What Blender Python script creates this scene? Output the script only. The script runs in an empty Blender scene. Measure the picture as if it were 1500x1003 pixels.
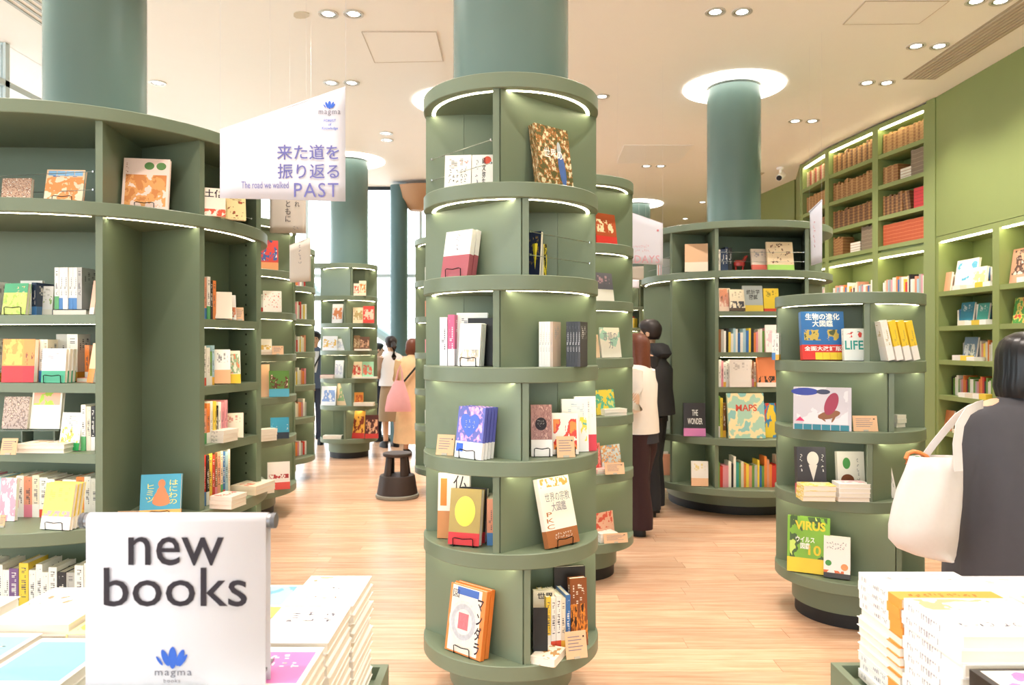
import bpy, math, random
from mathutils import Vector, Matrix
random.seed(7)
SC = bpy.context.scene
COL = SC.collection
F = 1083.0          # focal length in pixels of a 1500 px wide frame
EYE = 1.5
HOR = 503.0
CEIL = 3.95

# ------------------------------------------------------------------ camera
cam_d = bpy.data.cameras.new('camera')
cam_d.sensor_width = 36.0
cam_d.lens = 36.0 * F / 1500.0
cam_d.shift_y = (HOR - 501.5) / 1500.0
cam_d.clip_start = 0.05
cam_d.dof.use_dof = True
cam_d.dof.focus_distance = 3.0
cam_d.dof.aperture_fstop = 7.0
cam = bpy.data.objects.new('camera', cam_d)
COL.objects.link(cam)
cam.location = (0, 0, EYE)
cam.rotation_euler = (math.pi / 2, 0, 0)
SC.camera = cam

# ------------------------------------------------------------------ sky
world = bpy.data.worlds.new('sky')
SC.world = world
world.use_nodes = True
wbg = world.node_tree.nodes['Background']
wbg.inputs['Color'].default_value = (0.90, 0.955, 1.0, 1)
wbg.inputs['Strength'].default_value = 3.6

# ------------------------------------------------------------------ exposure
SC.view_settings.view_transform = 'Standard'
SC.view_settings.look = 'None'
SC.view_settings.exposure = 0.42
SC.view_settings.gamma = 1.0
SC.view_settings.use_curve_mapping = False
SPOT_W = 108.0        # each ceiling downlight
STRIP_E = 16.0         # shelf light strips
HALO_E = 3.6          # lit coves round the columns


# ------------------------------------------------------------------ helpers
def lin(c):
    return c / 12.92 if c <= 0.04045 else ((c + 0.055) / 1.055) ** 2.4


def C(h):
    h = h.lstrip('#')
    return tuple(lin(int(h[i:i + 2], 16) / 255.0) for i in (0, 2, 4)) + (1.0,)


MATS = {}


def newmat(name):
    m = bpy.data.materials.new(name)
    m.use_nodes = True
    nt = m.node_tree
    b = nt.nodes['Principled BSDF']
    return m, nt, b


def mat(name, col, rough=0.5, metal=0.0, emit=None, estr=0.0, noise=0.0, nscale=30.0, spec=0.5, bump=0.0):
    if name in MATS:
        return MATS[name]
    m, nt, b = newmat(name)
    c = C(col) if isinstance(col, str) else col
    b.inputs['Base Color'].default_value = c
    b.inputs['Roughness'].default_value = rough
    b.inputs['Metallic'].default_value = metal
    b.inputs['Specular IOR Level'].default_value = spec
    if emit:
        b.inputs['Emission Color'].default_value = C(emit) if isinstance(emit, str) else emit
        b.inputs['Emission Strength'].default_value = estr
    if noise or bump:
        tc = nt.nodes.new('ShaderNodeTexCoord')
        nz = nt.nodes.new('ShaderNodeTexNoise')
        nz.inputs['Scale'].default_value = nscale
        nz.inputs['Detail'].default_value = 4
        nt.links.new(tc.outputs['Object'], nz.inputs['Vector'])
        if noise:
            mx = nt.nodes.new('ShaderNodeMix')
            mx.data_type = 'RGBA'
            mx.inputs[6].default_value = tuple(v * (1 - noise) for v in c[:3]) + (1,)
            mx.inputs[7].default_value = tuple(min(1, v * (1 + noise)) for v in c[:3]) + (1,)
            nt.links.new(nz.outputs['Fac'], mx.inputs[0])
            nt.links.new(mx.outputs[2], b.inputs['Base Color'])
        if bump:
            bp = nt.nodes.new('ShaderNodeBump')
            bp.inputs['Strength'].default_value = bump
            bp.inputs['Distance'].default_value = 0.002
            nt.links.new(nz.outputs['Fac'], bp.inputs['Height'])
            nt.links.new(bp.outputs['Normal'], b.inputs['Normal'])
    MATS[name] = m
    return m


def tag(o, label=None, cat=None, group=None, kind=None):
    if label:
        o['label'] = label
    if cat:
        o['category'] = cat
    if group:
        o['group'] = group
    if kind:
        o['kind'] = kind
    return o


def empty(name, loc=(0, 0, 0), rz=0.0):
    o = bpy.data.objects.new(name, None)
    o.empty_display_size = 0.05
    COL.objects.link(o)
    o.location = loc
    o.rotation_euler = (0, 0, rz)
    return o


class MB:
    """collects shapes, then links them as one mesh object"""

    def __init__(self):
        self.v = []
        self.f = []
        self.m = []

    def add(self, vs, fs, mi=0):
        n = len(self.v)
        self.v += [tuple(p) for p in vs]
        self.f += [tuple(i + n for i in f) for f in fs]
        self.m += [mi] * len(fs)
        return self

    def box(self, x0, x1, y0, y1, z0, z1, mi=0):
        vs = [(x0, y0, z0), (x1, y0, z0), (x1, y1, z0), (x0, y1, z0), (x0, y0, z1), (x1, y0, z1), (x1, y1, z1), (x0, y1, z1)]
        fs = [(0, 3, 2, 1), (4, 5, 6, 7), (0, 1, 5, 4), (1, 2, 6, 5), (2, 3, 7, 6), (3, 0, 4, 7)]
        return self.add(vs, fs, mi)

    def wall(self, p, q, z0, z1, t=0.025, mi=0):
        """upright board from plan point p to q"""
        p = Vector(p[:2]); q = Vector(q[:2])
        d = (q - p).normalized()
        n = Vector((-d.y, d.x)) * t / 2
        a, b, c, e = p + n, q + n, q - n, p - n
        vs = [(w.x, w.y, z0) for w in (e, c, b, a)] + [(w.x, w.y, z1) for w in (e, c, b, a)]
        fs = [(3, 2, 1, 0), (4, 5, 6, 7), (0, 1, 5, 4), (1, 2, 6, 5), (2, 3, 7, 6), (3, 0, 4, 7)]
        return self.add(vs, fs, mi)

    def prism(self, poly, z0, z1, mi=0):
        n = len(poly)
        vs = [(p[0], p[1], z0) for p in poly] + [(p[0], p[1], z1) for p in poly]
        fs = [tuple(range(n - 1, -1, -1)), tuple(range(n, 2 * n))]
        fs += [(i, (i + 1) % n, n + (i + 1) % n, n + i) for i in range(n)]
        return self.add(vs, fs, mi)

    def disc(self, cx, cy, r, z0, z1, n=72, bev=0.0, mi=0):
        if bev:
            prof = [(r - bev, z0), (r, z0 + bev), (r, z1 - bev), (r - bev, z1)]
        else:
            prof = [(r, z0), (r, z1)]
        vs = []
        for (rr, z) in prof:
            vs += [(cx + rr * math.sin(2 * math.pi * k / n), cy - rr * math.cos(2 * math.pi * k / n), z) for k in range(n)]
        fs = [tuple(range(n - 1, -1, -1)), tuple(range((len(prof) - 1) * n, len(prof) * n))]
        for j in range(len(prof) - 1):
            for k in range(n):
                fs.append((j * n + k, j * n + (k + 1) % n, (j + 1) * n + (k + 1) % n, (j + 1) * n + k))
        return self.add(vs, fs, mi)

    def arc(self, cx, cy, r0, r1, a0, a1, z0, z1, n=24, mi=0):
        """solid arc, angles in degrees, 0 towards -Y, positive to +X"""
        vs = []
        for k in range(n + 1):
            a = math.radians(a0 + (a1 - a0) * k / n)
            s, c = math.sin(a), math.cos(a)
            vs += [(cx + r0 * s, cy - r0 * c, z0), (cx + r1 * s, cy - r1 * c, z0), (cx + r1 * s, cy - r1 * c, z1), (cx + r0 * s, cy - r0 * c, z1)]
        fs = [(0, 1, 2, 3), (4 * n + 3, 4 * n + 2, 4 * n + 1, 4 * n)]
        for k in range(n):
            for j in range(4):
                b = 4 * k
                fs.append((b + j, b + 4 + j, b + 4 + (j + 1) % 4, b + (j + 1) % 4))
        return self.add(vs, fs, mi)

    def tube(self, pts, r, n=6, mi=0):
        pts = [Vector(p) for p in pts]
        rs = r if isinstance(r, (list, tuple)) else [r] * len(pts)
        vs = []
        for i, p in enumerate(pts):
            d = (pts[min(i + 1, len(pts) - 1)] - pts[max(i - 1, 0)]).normalized()
            u = d.cross(Vector((0, 0, 1)))
            if u.length < 1e-3:
                u = d.cross(Vector((1, 0, 0)))
            u.normalize()
            w = d.cross(u)
            vs += [p + rs[i] * (math.cos(2 * math.pi * k / n) * u + math.sin(2 * math.pi * k / n) * w) for k in range(n)]
        fs = [tuple(range(n)), tuple(range(len(vs) - 1, len(vs) - n - 1, -1))]
        for i in range(len(pts) - 1):
            for k in range(n):
                fs.append((i * n + k, i * n + n + k, i * n + n + (k + 1) % n, i * n + (k + 1) % n))
        return self.add(vs, fs, mi)

    def lathe(self, cx, cy, prof, n=48, mi=0):
        vs = []
        for (rr, z) in prof:
            vs += [(cx + rr * math.sin(2 * math.pi * k / n), cy - rr * math.cos(2 * math.pi * k / n), z) for k in range(n)]
        fs = [tuple(range(n - 1, -1, -1)), tuple(range((len(prof) - 1) * n, len(prof) * n))]
        for j in range(len(prof) - 1):
            for k in range(n):
                fs.append((j * n + k, j * n + (k + 1) % n, (j + 1) * n + (k + 1) % n, (j + 1) * n + k))
        return self.add(vs, fs, mi)

    def loft(self, secs, n=24, mi=0):
        """secs: (cx, cy, z, rx, ry[, yaw]) ellipses joined into a closed skin"""
        vs = []
        for s in secs:
            cx, cy, z, rx, ry = s[:5]
            yw = s[5] if len(s) > 5 else 0.0
            for k in range(n):
                a = 2 * math.pi * k / n
                x, y = rx * math.sin(a), -ry * math.cos(a)
                vs.append((cx + x * math.cos(yw) - y * math.sin(yw), cy + x * math.sin(yw) + y * math.cos(yw), z))
        fs = [tuple(range(n - 1, -1, -1)), tuple(range((len(secs) - 1) * n, len(secs) * n))]
        for j in range(len(secs) - 1):
            for k in range(n):
                fs.append((j * n + k, j * n + (k + 1) % n, (j + 1) * n + (k + 1) % n, (j + 1) * n + k))
        return self.add(vs, fs, mi)

    def mesh(self, name, mats):
        me = bpy.data.meshes.new(name)
        me.from_pydata(self.v, [], self.f)
        for m in (mats if isinstance(mats, (list, tuple)) else [mats]):
            me.materials.append(m)
        if any(self.m):
            me.polygons.foreach_set('material_index', self.m)
        me.update()
        return me

    def build(self, name, mats, parent=None, smooth=None):
        me = self.mesh(name, mats)
        if smooth is not None:
            me.polygons.foreach_set('use_smooth', [True] * len(me.polygons))
            me.set_sharp_from_angle(angle=math.radians(smooth))
        o = bpy.data.objects.new(name, me)
        COL.objects.link(o)
        if parent:
            o.parent = parent
        return o


def obj(name, me, parent=None):
    o = bpy.data.objects.new(name, me)
    COL.objects.link(o)
    if parent:
        o.parent = parent
    return o


def X(px, Y):
    return (px - 750.0) / F * Y


def rim(cx, cy, r, px):
    """nearest point of the circle that lies in the direction of column px"""
    t = (px - 750.0) / F
    a = 1 + t * t
    b = -2 * (t * cx + cy)
    c = cx * cx + cy * cy - r * r
    d = max(0.0, b * b - 4 * a * c)
    Y = (-b - math.sqrt(d)) / (2 * a)
    return (t * Y, Y)


TXT = {}


def text_mesh(body, bold=0.0, vertical=False, spacing=1.0, lspace=1.0):
    key = (body, bold, vertical, spacing, lspace)
    if key in TXT:
        return TXT[key]
    if body[0] == '~':          # print too small to read: broken strokes in a grid of cells
        nx, nz = (int(v) for v in body[1:].split('x'))
        rn = random.Random(nx * 31 + nz)
        vs, fs = [], []

        def st(x0, x1, z0, z1):
            k = len(vs)
            vs.extend([(x0, z0), (x1, z0), (x1, z1), (x0, z1)])
            fs.append((k, k + 1, k + 2, k + 3))

        for i in range(nx):
            for j in range(nz):
                if rn.random() < 0.08:
                    continue
                for q in range(3):
                    a, b = rn.uniform(0.08, 0.5), rn.uniform(0.1, 0.82)
                    if rn.random() < 0.6:
                        st((i + a) / nx, (i + a + rn.uniform(0.25, 0.42)) / nx, (j + b) / nz, (j + b + 0.11) / nz)
                    else:
                        st((i + b) / nx, (i + b + 0.12) / nx, (j + a) / nz, (j + a + rn.uniform(0.25, 0.42)) / nz)
        TXT[key] = (vs, fs, nx / nz)
        return TXT[key]
    cu = bpy.data.curves.new('lettering', 'FONT')
    cu.body = '\n'.join(body) if vertical else body
    cu.align_x = 'CENTER'
    cu.offset = bold
    cu.space_character = spacing
    cu.space_line = lspace
    cu.resolution_u = 3
    o = bpy.data.objects.new('lettering', cu)
    COL.objects.link(o)
    dg = bpy.context.evaluated_depsgraph_get()
    me = bpy.data.meshes.new_from_object(o.evaluated_get(dg))
    bpy.data.objects.remove(o)
    vs = [(v.co.x, v.co.y) for v in me.vertices]
    fs = [tuple(p.vertices) for p in me.polygons]
    bpy.data.meshes.remove(me)
    x0 = min(v[0] for v in vs); x1 = max(v[0] for v in vs)
    y0 = min(v[1] for v in vs); y1 = max(v[1] for v in vs)
    TXT[key] = ([((v[0] - x0) / (x1 - x0), (v[1] - y0) / (y1 - y0)) for v in vs], fs, (x1 - x0) / (y1 - y0))
    return TXT[key]


def lettering(parent, body, x0, x1, z0, z1, y, material, bold=0.0, vertical=False, name='lettering', spacing=1.0, slant=None, axis='front', lspace=1.0):
    """flat print on the local plane y = const (front), between x0..x1 and z0..z1"""
    vs, fs, asp = text_mesh(body, bold, vertical, spacing, lspace)
    me = bpy.data.meshes.new(name)
    if axis == 'front':
        pts = [(x0 + u * (x1 - x0), y, z0 + v * (z1 - z0)) for u, v in vs]
    elif axis == 'spine':      # printed on the x = y plane, running along local y
        pts = [(y, x1 - u * (x1 - x0), z0 + v * (z1 - z0)) for u, v in vs]
    me.from_pydata(pts, [], fs)
    me.materials.append(material)
    o = obj(name, me, parent)
    return o


# ------------------------------------------------------------------ shared materials
GREEN = mat('green_paint', '#717f69', 0.42, noise=0.04, nscale=6.0, bump=0.03)
WALLG = mat('wall_green_paint', '#87955b', 0.4, noise=0.04, nscale=3.0)
COLG = mat('column_paint', '#647c76', 0.27, noise=0.03, nscale=4.0)
STRIP = mat('strip_light', '#ffffff', 0.5, emit=(1.0, 0.90, 0.60, 1), estr=STRIP_E)
HALO = mat('halo_light', '#ffffff', 0.5, emit=(1.0, 0.96, 0.86, 1), estr=HALO_E)
BLACK = mat('black_kick', '#15181b', 0.5)
WHITE = mat('white_paint', '#fdfbf8', 0.6, noise=0.015, nscale=5.0)
PAGES = mat('page_block', '#efe9dc', 0.85, noise=0.06, nscale=60.0)
CHROME = mat('chrome', '#c9ccd0', 0.2, 1.0)
WIRE = mat('black_wire', '#0d0d0f', 0.35, 0.6)
STEEL = mat('wire_steel', '#b9bdb6', 0.35, 0.9)
KRAFT = mat('kraft_card', '#e3b993', 0.8, noise=0.06, nscale=90.0)
INK = mat('dark_ink', '#2b2530', 0.7)
PURPLE = mat('purple_ink', '#6f70b4', 0.7)
BLUEINK = mat('blue_ink', '#3b6bd6', 0.7)
GREYINK = mat('grey_ink', '#777786', 0.7)
PINKINK = mat('pink_ink', '#d9a2ad', 0.7)
WHITEINK = mat('white_ink', '#fbfbf7', 0.7)

# ================================================================== the room
def wood(name, board=None):
    m, nt, b = newmat(name)
    tc = nt.nodes.new('ShaderNodeTexCoord')
    mp = nt.nodes.new('ShaderNodeMapping')
    mp.inputs['Scale'].default_value = (0.9, 14.0, 1.0)
    geo = nt.nodes.new('ShaderNodeObjectInfo')
    nz = nt.nodes.new('ShaderNodeTexNoise')
    nz.noise_dimensions = '4D'
    nz.inputs['Scale'].default_value = 3.0
    nz.inputs['Detail'].default_value = 6
    nz.inputs['Roughness'].default_value = 0.6
    nt.links.new(tc.outputs['Object'], mp.inputs['Vector'])
    nt.links.new(mp.outputs['Vector'], nz.inputs['Vector'])
    mm = nt.nodes.new('ShaderNodeMath'); mm.operation = 'MULTIPLY'; mm.inputs[1].default_value = 37.0
    nt.links.new(geo.outputs['Random'], mm.inputs[0])
    nt.links.new(mm.outputs[0], nz.inputs['W'])
    cr = nt.nodes.new('ShaderNodeValToRGB')
    cr.color_ramp.elements[0].position = 0.3
    cr.color_ramp.elements[0].color = C('#cf9a78')
    cr.color_ramp.elements[1].position = 0.72
    cr.color_ramp.elements[1].color = C('#e8c6a8')
    nt.links.new(nz.outputs['Fac'], cr.inputs['Fac'])
    hsv = nt.nodes.new('ShaderNodeHueSaturation')
    mr = nt.nodes.new('ShaderNodeMapRange')
    mr.inputs['To Min'].default_value = 0.86
    mr.inputs['To Max'].default_value = 1.08
    if board is None:
        nt.links.new(geo.outputs['Random'], mr.inputs['Value'])
    else:
        br = nt.nodes.new('ShaderNodeTexBrick')
        br.inputs['Scale'].default_value = 1.0
        br.inputs['Brick Width'].default_value = 1.5
        br.inputs['Row Height'].default_value = board
        br.inputs['Mortar Size'].default_value = 0.0015
        br.inputs['Color1'].default_value = (0, 0, 0, 1)
        br.inputs['Color2'].default_value = (1, 1, 1, 1)
        br.inputs['Mortar'].default_value = (0, 0, 0, 1)
        nt.links.new(tc.outputs['Object'], br.inputs['Vector'])
        nt.links.new(br.outputs['Color'], mr.inputs['Value'])
    nt.links.new(mr.outputs['Result'], hsv.inputs['Value'])
    nt.links.new(cr.outputs['Color'], hsv.inputs['Color'])
    nt.links.new(hsv.outputs['Color'], b.inputs['Base Color'])
    b.inputs['Roughness'].default_value = 0.26
    return m


PW = 0.13
fl = MB().box(-9, 6, -9, 17.2, -0.08, -0.002).build('floor', wood('oak_floor', PW))
tag(fl, 'pale oak plank floor running between the bookcases', 'floor', kind='structure')
plank_m = wood('oak_plank')
Y = 1.95
rowi = 0
while Y < 6.5:
    x = -2.6 - random.random() * 1.2
    xmax = 3.6
    while x < xmax:
        L = random.choice((1.2, 1.5, 1.8))
        if x + L > -0.75 * Y - 0.2 and x < 0.75 * Y + 0.2:
            p = MB().box(0, L - 0.002, 0, PW - 0.002, -0.012, 0.0).build('plank', plank_m, fl)
            p.location = (x, Y, 0)
        x += L
    Y += PW
    rowi += 1

# ceiling
cl = MB()
cl.box(-9, 6, -9, 11.6, CEIL, CEIL + 0.1)
cl.box(-0.45, 6, 11.6, 17.2, CEIL, CEIL + 0.1)
ce = cl.build('ceiling', WHITE)
tag(ce, 'flat white plastered ceiling with recessed spotlights', 'ceiling', kind='structure')
tr = MB().box(-4.0, -1.42, 11.55, 11.6, CEIL - 0.05, CEIL - 0.001).build('trim_1', mat('dark_trim', '#27333a', 0.5))
tag(tr, 'dark edge strip where the ceiling ends before the window', 'trim', kind='structure')

# walls
wl = MB()
wl.box(4.62, 4.74, -9, 17.2, 0, CEIL)
wr = wl.build('wall_right', WALLG)
tag(wr, 'green painted wall carrying the built-in shelves', 'wall', kind='structure')
fp = MB()
fp.box(4.22, 4.60, -2.0, 7.38, 2.56, CEIL - 0.001)
fo_ = fp.build('wall_panel', WALLG, wr)
fp = MB().wall((4.25, 11.05), (4.1, 12.2), 0, CEIL - .001, 0.06).wall((4.1, 12.2), (4.02, 17.0), 0, CEIL - .001, 0.06).build('wall_panel', WALLG, wr)
bk = MB().box(-0.45, 4.62, 17.0, 17.12, 0, CEIL).build('wall_back', WALLG)
tag(bk, 'green wall at the far end of the shop', 'wall', kind='structure')
rt_ = MB().box(-0.51, -0.45, 11.6, 17.12, 0, CEIL).build('wall_return', WALLG)
tag(rt_, 'short green return wall beside the far window', 'wall', kind='structure')

# glazing
gm, gnt, gb = newmat('window_glass')
gnt.nodes.remove(gb)
tpb = gnt.nodes.new('ShaderNodeBsdfTransparent')
tpb.inputs['Color'].default_value = (0.95, 0.985, 0.99, 1)
gls = gnt.nodes.new('ShaderNodeBsdfGlossy')
gls.inputs['Roughness'].default_value = 0.02
mxs = gnt.nodes.new('ShaderNodeMixShader')
mxs.inputs[0].default_value = 0.06
gnt.links.new(tpb.outputs[0], mxs.inputs[1])
gnt.links.new(gls.outputs[0], mxs.inputs[2])
gnt.links.new(mxs.outputs[0], gnt.nodes['Material Output'].inputs['Surface'])
FRAME = mat('window_frame', '#c8d6d8', 0.4, 0.3)
XL = -4.15
wn = empty('window_1', (XL, 0, 0))
tag(wn, 'tall glazed wall with pale mullions beside the large bookcase', 'window', kind='structure')
ys = [-9 + 1.88 * k for k in range(12)]
ys[-1] = 11.7
for k, yy in enumerate(ys):
    MB().box(-0.03, 0.03, yy - 0.025, yy + 0.025, 0, CEIL).build('mullion', FRAME, wn)
for k in range(len(ys) - 1):
    for (z0, z1) in ((0.06, 2.55), (2.6, 3.6), (3.64, CEIL)):
        MB().box(-0.006, 0.006, ys[k] + 0.025, ys[k + 1] - 0.025, z0, z1).build('pane', gm, wn)
for z in (0.03, 2.575, 3.62):
    MB().box(-0.03, 0.03, -9, 11.7, z - 0.025, z + 0.025).build('transom', FRAME, wn)
wn2 = empty('window_2', (0, 11.75, 0))
tag(wn2, 'bright glazed end wall behind the far tower', 'window', kind='structure')
xs_ = [XL, -3.25, -2.35, -1.45, -0.51]
for x in xs_:
    MB().box(x - 0.02, x + 0.02, -0.03, 0.03, 0, CEIL).build('mullion', FRAME, wn2)
for k in range(4):
    for (z0, z1) in ((0.06, 2.55), (2.6, CEIL)):
        MB().box(xs_[k] + 0.02, xs_[k + 1] - 0.02, -0.006, 0.006, z0, z1).build('pane', gm, wn2)
for z in (0.03, 2.575):
    MB().box(XL, -0.51, -0.03, 0.03, z - 0.025, z + 0.025).build('transom', FRAME, wn2)
wn3 = empty('window_3', (0, -9.0, 0))
tag(wn3, 'glazed shop front behind the two book tables', 'window', kind='structure')
xr = [XL + (4.6 - XL) * k / 5 for k in range(6)]
for x in xr:
    MB().box(x - 0.03, x + 0.03, -0.03, 0.03, 0, CEIL).build('mullion', FRAME, wn3)
for k in range(5):
    for (z0, z1) in ((0.06, 2.55), (2.6, CEIL)):
        MB().box(xr[k] + 0.03, xr[k + 1] - 0.03, -0.006, 0.006, z0, z1).build('pane', gm, wn3)
for z in (0.03, 2.575):
    MB().box(XL, 4.6, -0.03, 0.03, z - 0.025, z + 0.025).build('transom', FRAME, wn3)
gr = MB().box(-40, 30, -40, -9.2, -0.2, -0.1).box(-40, 30, 11.9, 60, -0.2, -0.1).box(-40, -4.3, -30, 11.9, -0.2, -0.1).build('pavement_outside', mat('pale_paving', '#f4f4f2', 0.8, noise=0.02, nscale=2))
tag(gr, 'pale pavement seen through the windows', 'pavement', kind='structure')
# slender structural post by the far window, with its flared bracket
ps = empty('window_post', (-1.72, 11.25, 0))
tag(ps, 'dark teal steel post standing against the bright far window', 'post')
MB().disc(0, 0, 0.13, 0, CEIL - 0.05, 40).build('shaft', mat('teal_post', '#4f6e72', 0.4), ps, 40)
MB().loft([(0.26, 0.05, CEIL - 0.42, 0.1, 0.1), (0.3, 0.05, CEIL - 0.25, 0.3, 0.25), (0.36, 0.05, CEIL - 0.06, 0.42, 0.3)]).build('bracket', mat('tan_bracket', '#b98f6c', 0.6), ps, 40)
# stair stringer outside the glass
so = MB().tube([(-4.6, 13.2, 3.2), (-1.2, 13.2, 0.9)], 0.09, 8).build('handrail_outside', mat('pale_rail', '#a9bcc0', 0.5))
tag(so, 'pale sloping rail outside behind the far window', 'handrail', kind='structure')

# ------------------------------------------------------------------ columns and their lit coves
COLS = [(-0.005, 3.2, 2.54, 'column rising from the central round book tower'),
        (-2.25, 4.0, 2.54, 'column rising from the wide round bookcase by the glazed wall'),
        (2.12, 7.07, 2.54, 'column with glowing cove above the wide bookcase near the wall shelves'),
        (-2.18, 9.9, 2.54, 'column with glowing cove above the slim tower by the window'),
        (-0.53, 7.5, 2.54, 'column hidden behind the central tower with only its cove showing'),
        (2.18, 13.0, 2.54, 'column at the back of the shop behind the pale hanging sign')]
for (cx, cy, z0, lb) in COLS:
    e = empty('column', (cx, cy, 0))
    tag(e, 'green painted ' + lb, 'column', kind='structure')
    MB().disc(0, 0, 0.248, z0 + 0.001, CEIL - 0.03, 72).build('shaft', COLG, e, 40)
    r = MB().arc(0, 0, 0.26, 0.47, 0, 360, CEIL - 0.012, CEIL - 0.002, 64).build('cove_light', HALO, e)

# ------------------------------------------------------------------ recessed downlights (with spot lamps, some unseen or added for light)
LAMPM = mat('lamp_lens', '#ffffff', 0.3, emit=(1, 0.97, 0.9, 1), estr=6.0)
SPOTD = []


def downlight(px, py, label, lit=True):
    Yd = (CEIL - EYE) * F / (HOR - py)
    place_downlight(X(px, Yd), Yd, label, lit)


def place_downlight(x, y, label, lit=True):
    e = empty('downlight', (x, y, CEIL))
    tag(e, label, 'downlight', 'recessed ceiling downlights')
    MB().arc(0, 0, 0.058, 0.075, 0, 360, -0.008, 0.0, 32).build('trim_ring', mat('lamp_ring', '#d9d6d0', 0.3, 0.4), e)
    MB().disc(0, 0, 0.05, -0.004, -0.001, 24).build('lens', LAMPM, e)
    MB().lathe(0, 0, [(0.058, -0.001), (0.05, -0.006), (0.04, -0.003)], 24).build('reflector', CHROME, e)
    if lit:
        if not SPOTD:
            l = bpy.data.lights.new('downlight_lamp', 'SPOT')
            l.energy = SPOT_W
            l.color = (1.0, 0.89, 0.80)
            l.spot_size = math.radians(118)
            l.spot_blend = 0.8
            l.shadow_soft_size = 0.05
            SPOTD.append(l)
        lo = bpy.data.objects.new('lamp', SPOTD[0])
        COL.objects.link(lo)
        lo.parent = e
        lo.location = (0, 0, -0.02)


for (px, py, lb) in ((481, 20, 'above the hanging road sign, left of its pair'), (518, 20, 'above the hanging road sign, right of its pair'),
                     (485, 121, 'just over the peak of the road sign, left one'), (515, 121, 'just over the peak of the road sign, right one'),
                     (1048, 17, 'left of the pair nearest above the glowing cove column'), (1087, 17, 'right of the pair nearest above the glowing cove column'),
                     (1342, 67, 'left of the pair beside the long air slot'), (1376, 67, 'right of the pair beside the long air slot'),
                     (1270, 121, 'left of the pair near the end of the air slot'), (1299, 121, 'right of the pair near the end of the air slot'),
                     (1165, 177, 'left of the pair beside the ceiling camera column'), (1190, 177, 'right of the pair beside the ceiling camera column'),
                     (947, 243, 'left of the far pair below the pale ceiling panel'), (968, 243, 'right of the far pair below the pale ceiling panel'),
                     (1430, 1, 'left of the pair at the top edge by the access hatch'), (1466, 1, 'right of the pair at the top edge by the access hatch'),
                     (882, 141, 'single one beside the top ring of the central tower'), (231, 121, 'single one beside the thick near column'),
                     (566, 195, 'small one between the road sign and the central tower'), (1004, 320, 'distant one past the pale ceiling panel')):
    downlight(px, py, 'small recessed ceiling downlight, ' + lb, lit=(px in (481, 515, 1048, 1376, 1299, 1165, 947, 1466, 882, 231, 566, 1004)))
ORDS = ['first', 'second', 'third', 'fourth']
k = 0
for y in (3.9, 2.3, 0.7, -1.5):  # unseen rows over the tables, placed for the light they give
    for x in (-2.9, -1.1, 1.0, 2.9):
        k += 1
        place_downlight(x, y, 'unseen recessed ceiling downlight over the tables, row %s, %s from the glazed wall' % (ORDS[(k - 1) // 4], ORDS[(k - 1) % 4]))
for (x, y, lb) in ((-1.5, 8.9, 'by the step stool'), (0.9, 10.2, 'behind the central tower'), (3.0, 9.9, 'before the old volumes'), (1.0, 12.4, 'short of the distant bookcase, added for brightness'), (3.3, 12.8, 'past the bend of the wall, added for brightness'), (2.4, 15.2, 'at the very back, added for brightness'), (0.6, 15.0, 'near the return wall, added for brightness')):  # the rearmost ones are added to brighten the dim far ceiling
    place_downlight(x, y, 'recessed ceiling downlight over the far aisle ' + lb)


# ceiling fittings
def ceil_poly(name, pts, label, cat, material, t=0.006):
    poly = []
    for (px, py) in pts:
        Yd = (CEIL - EYE) * F / (HOR - py)
        poly.append((X(px, Yd), Yd))
    o = MB().prism(poly, CEIL - t, CEIL - 0.0005).build(name, material)
    tag(o, label, cat)
    return o, poly


def hatch(pts, label):
    poly = []
    for (px, py) in pts:
        Yd = (CEIL - EYE) * F / (HOR - py)
        poly.append((X(px, Yd), Yd))
    e = empty('access_hatch', (0, 0, CEIL))
    tag(e, label, 'hatch')
    MB().prism(poly, -0.004, -0.0005).build('hatch_panel', WHITE, e)
    for a, b in zip(poly, poly[1:] + poly[:1]):
        MB().wall(a, b, -0.006, -0.0005, 0.008).build('hatch_frame', mat('hatch_line', '#cfc6bb', 0.6), e)


hatch([(530, 46), (639, 46), (649, 89), (549, 91)], 'square ceiling access hatch with thin frame beside the central column')
hatch([(1268, 1), (1390, 1), (1346, 34), (1235, 35)], 'square ceiling access hatch near the long air slot')
ceil_poly('ceiling_panel', [(914, 212), (1016, 212), (994, 238), (903, 239)], 'pale translucent square panel in the far ceiling', 'panel', mat('pale_panel', '#ffffff', 0.3))
ceil_poly('speaker_disc', [(430, 19), (434, 17), (440, 16.5), (447, 17), (453, 19), (453, 23), (447, 26), (440, 26.5), (434, 26), (430, 23)], 'beige round ceiling speaker beside the spotlights', 'speaker', mat('beige_disc', '#ddd3bf', 0.6))
# long air slot along the green wall
ad = empty('air_slot', (0, 0, CEIL))
tag(ad, 'long louvred air slot in the ceiling along the green wall', 'vent')
MB().box(3.62, 3.92, 3.6, 6.85, -0.005, -0.0005).build('slot_frame', mat('slot_grey', '#b3a795', 0.6), ad)
for k in range(7):
    xx = 3.645 + 0.038 * k
    MB().box(xx, xx + 0.016, 3.63, 6.82, -0.012, -0.005).build('louvre', mat('slot_louvre', '#cabfae', 0.5), ad)
ad = empty('air_diffuser', (0, 0, CEIL))
tag(ad, 'pale slatted air diffuser in the ceiling by the glazed wall', 'vent')
for k in range(5):
    xx = -3.62 + 0.07 * k
    MB().box(xx, xx + 0.025, 5.1, 6.3, -0.008, -0.0005).build('louvre', mat('slot_pale', '#b9c1c2', 0.5), ad)
ad = empty('air_grille', (0, 0, CEIL))
tag(ad, 'small grey air grille beside the security camera', 'vent')
MB().box(3.3, 3.62, 10.6, 11.3, -0.006, -0.0005).build('grille_frame', mat('slot_grey', '#b3a795', 0.6), ad)
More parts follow.
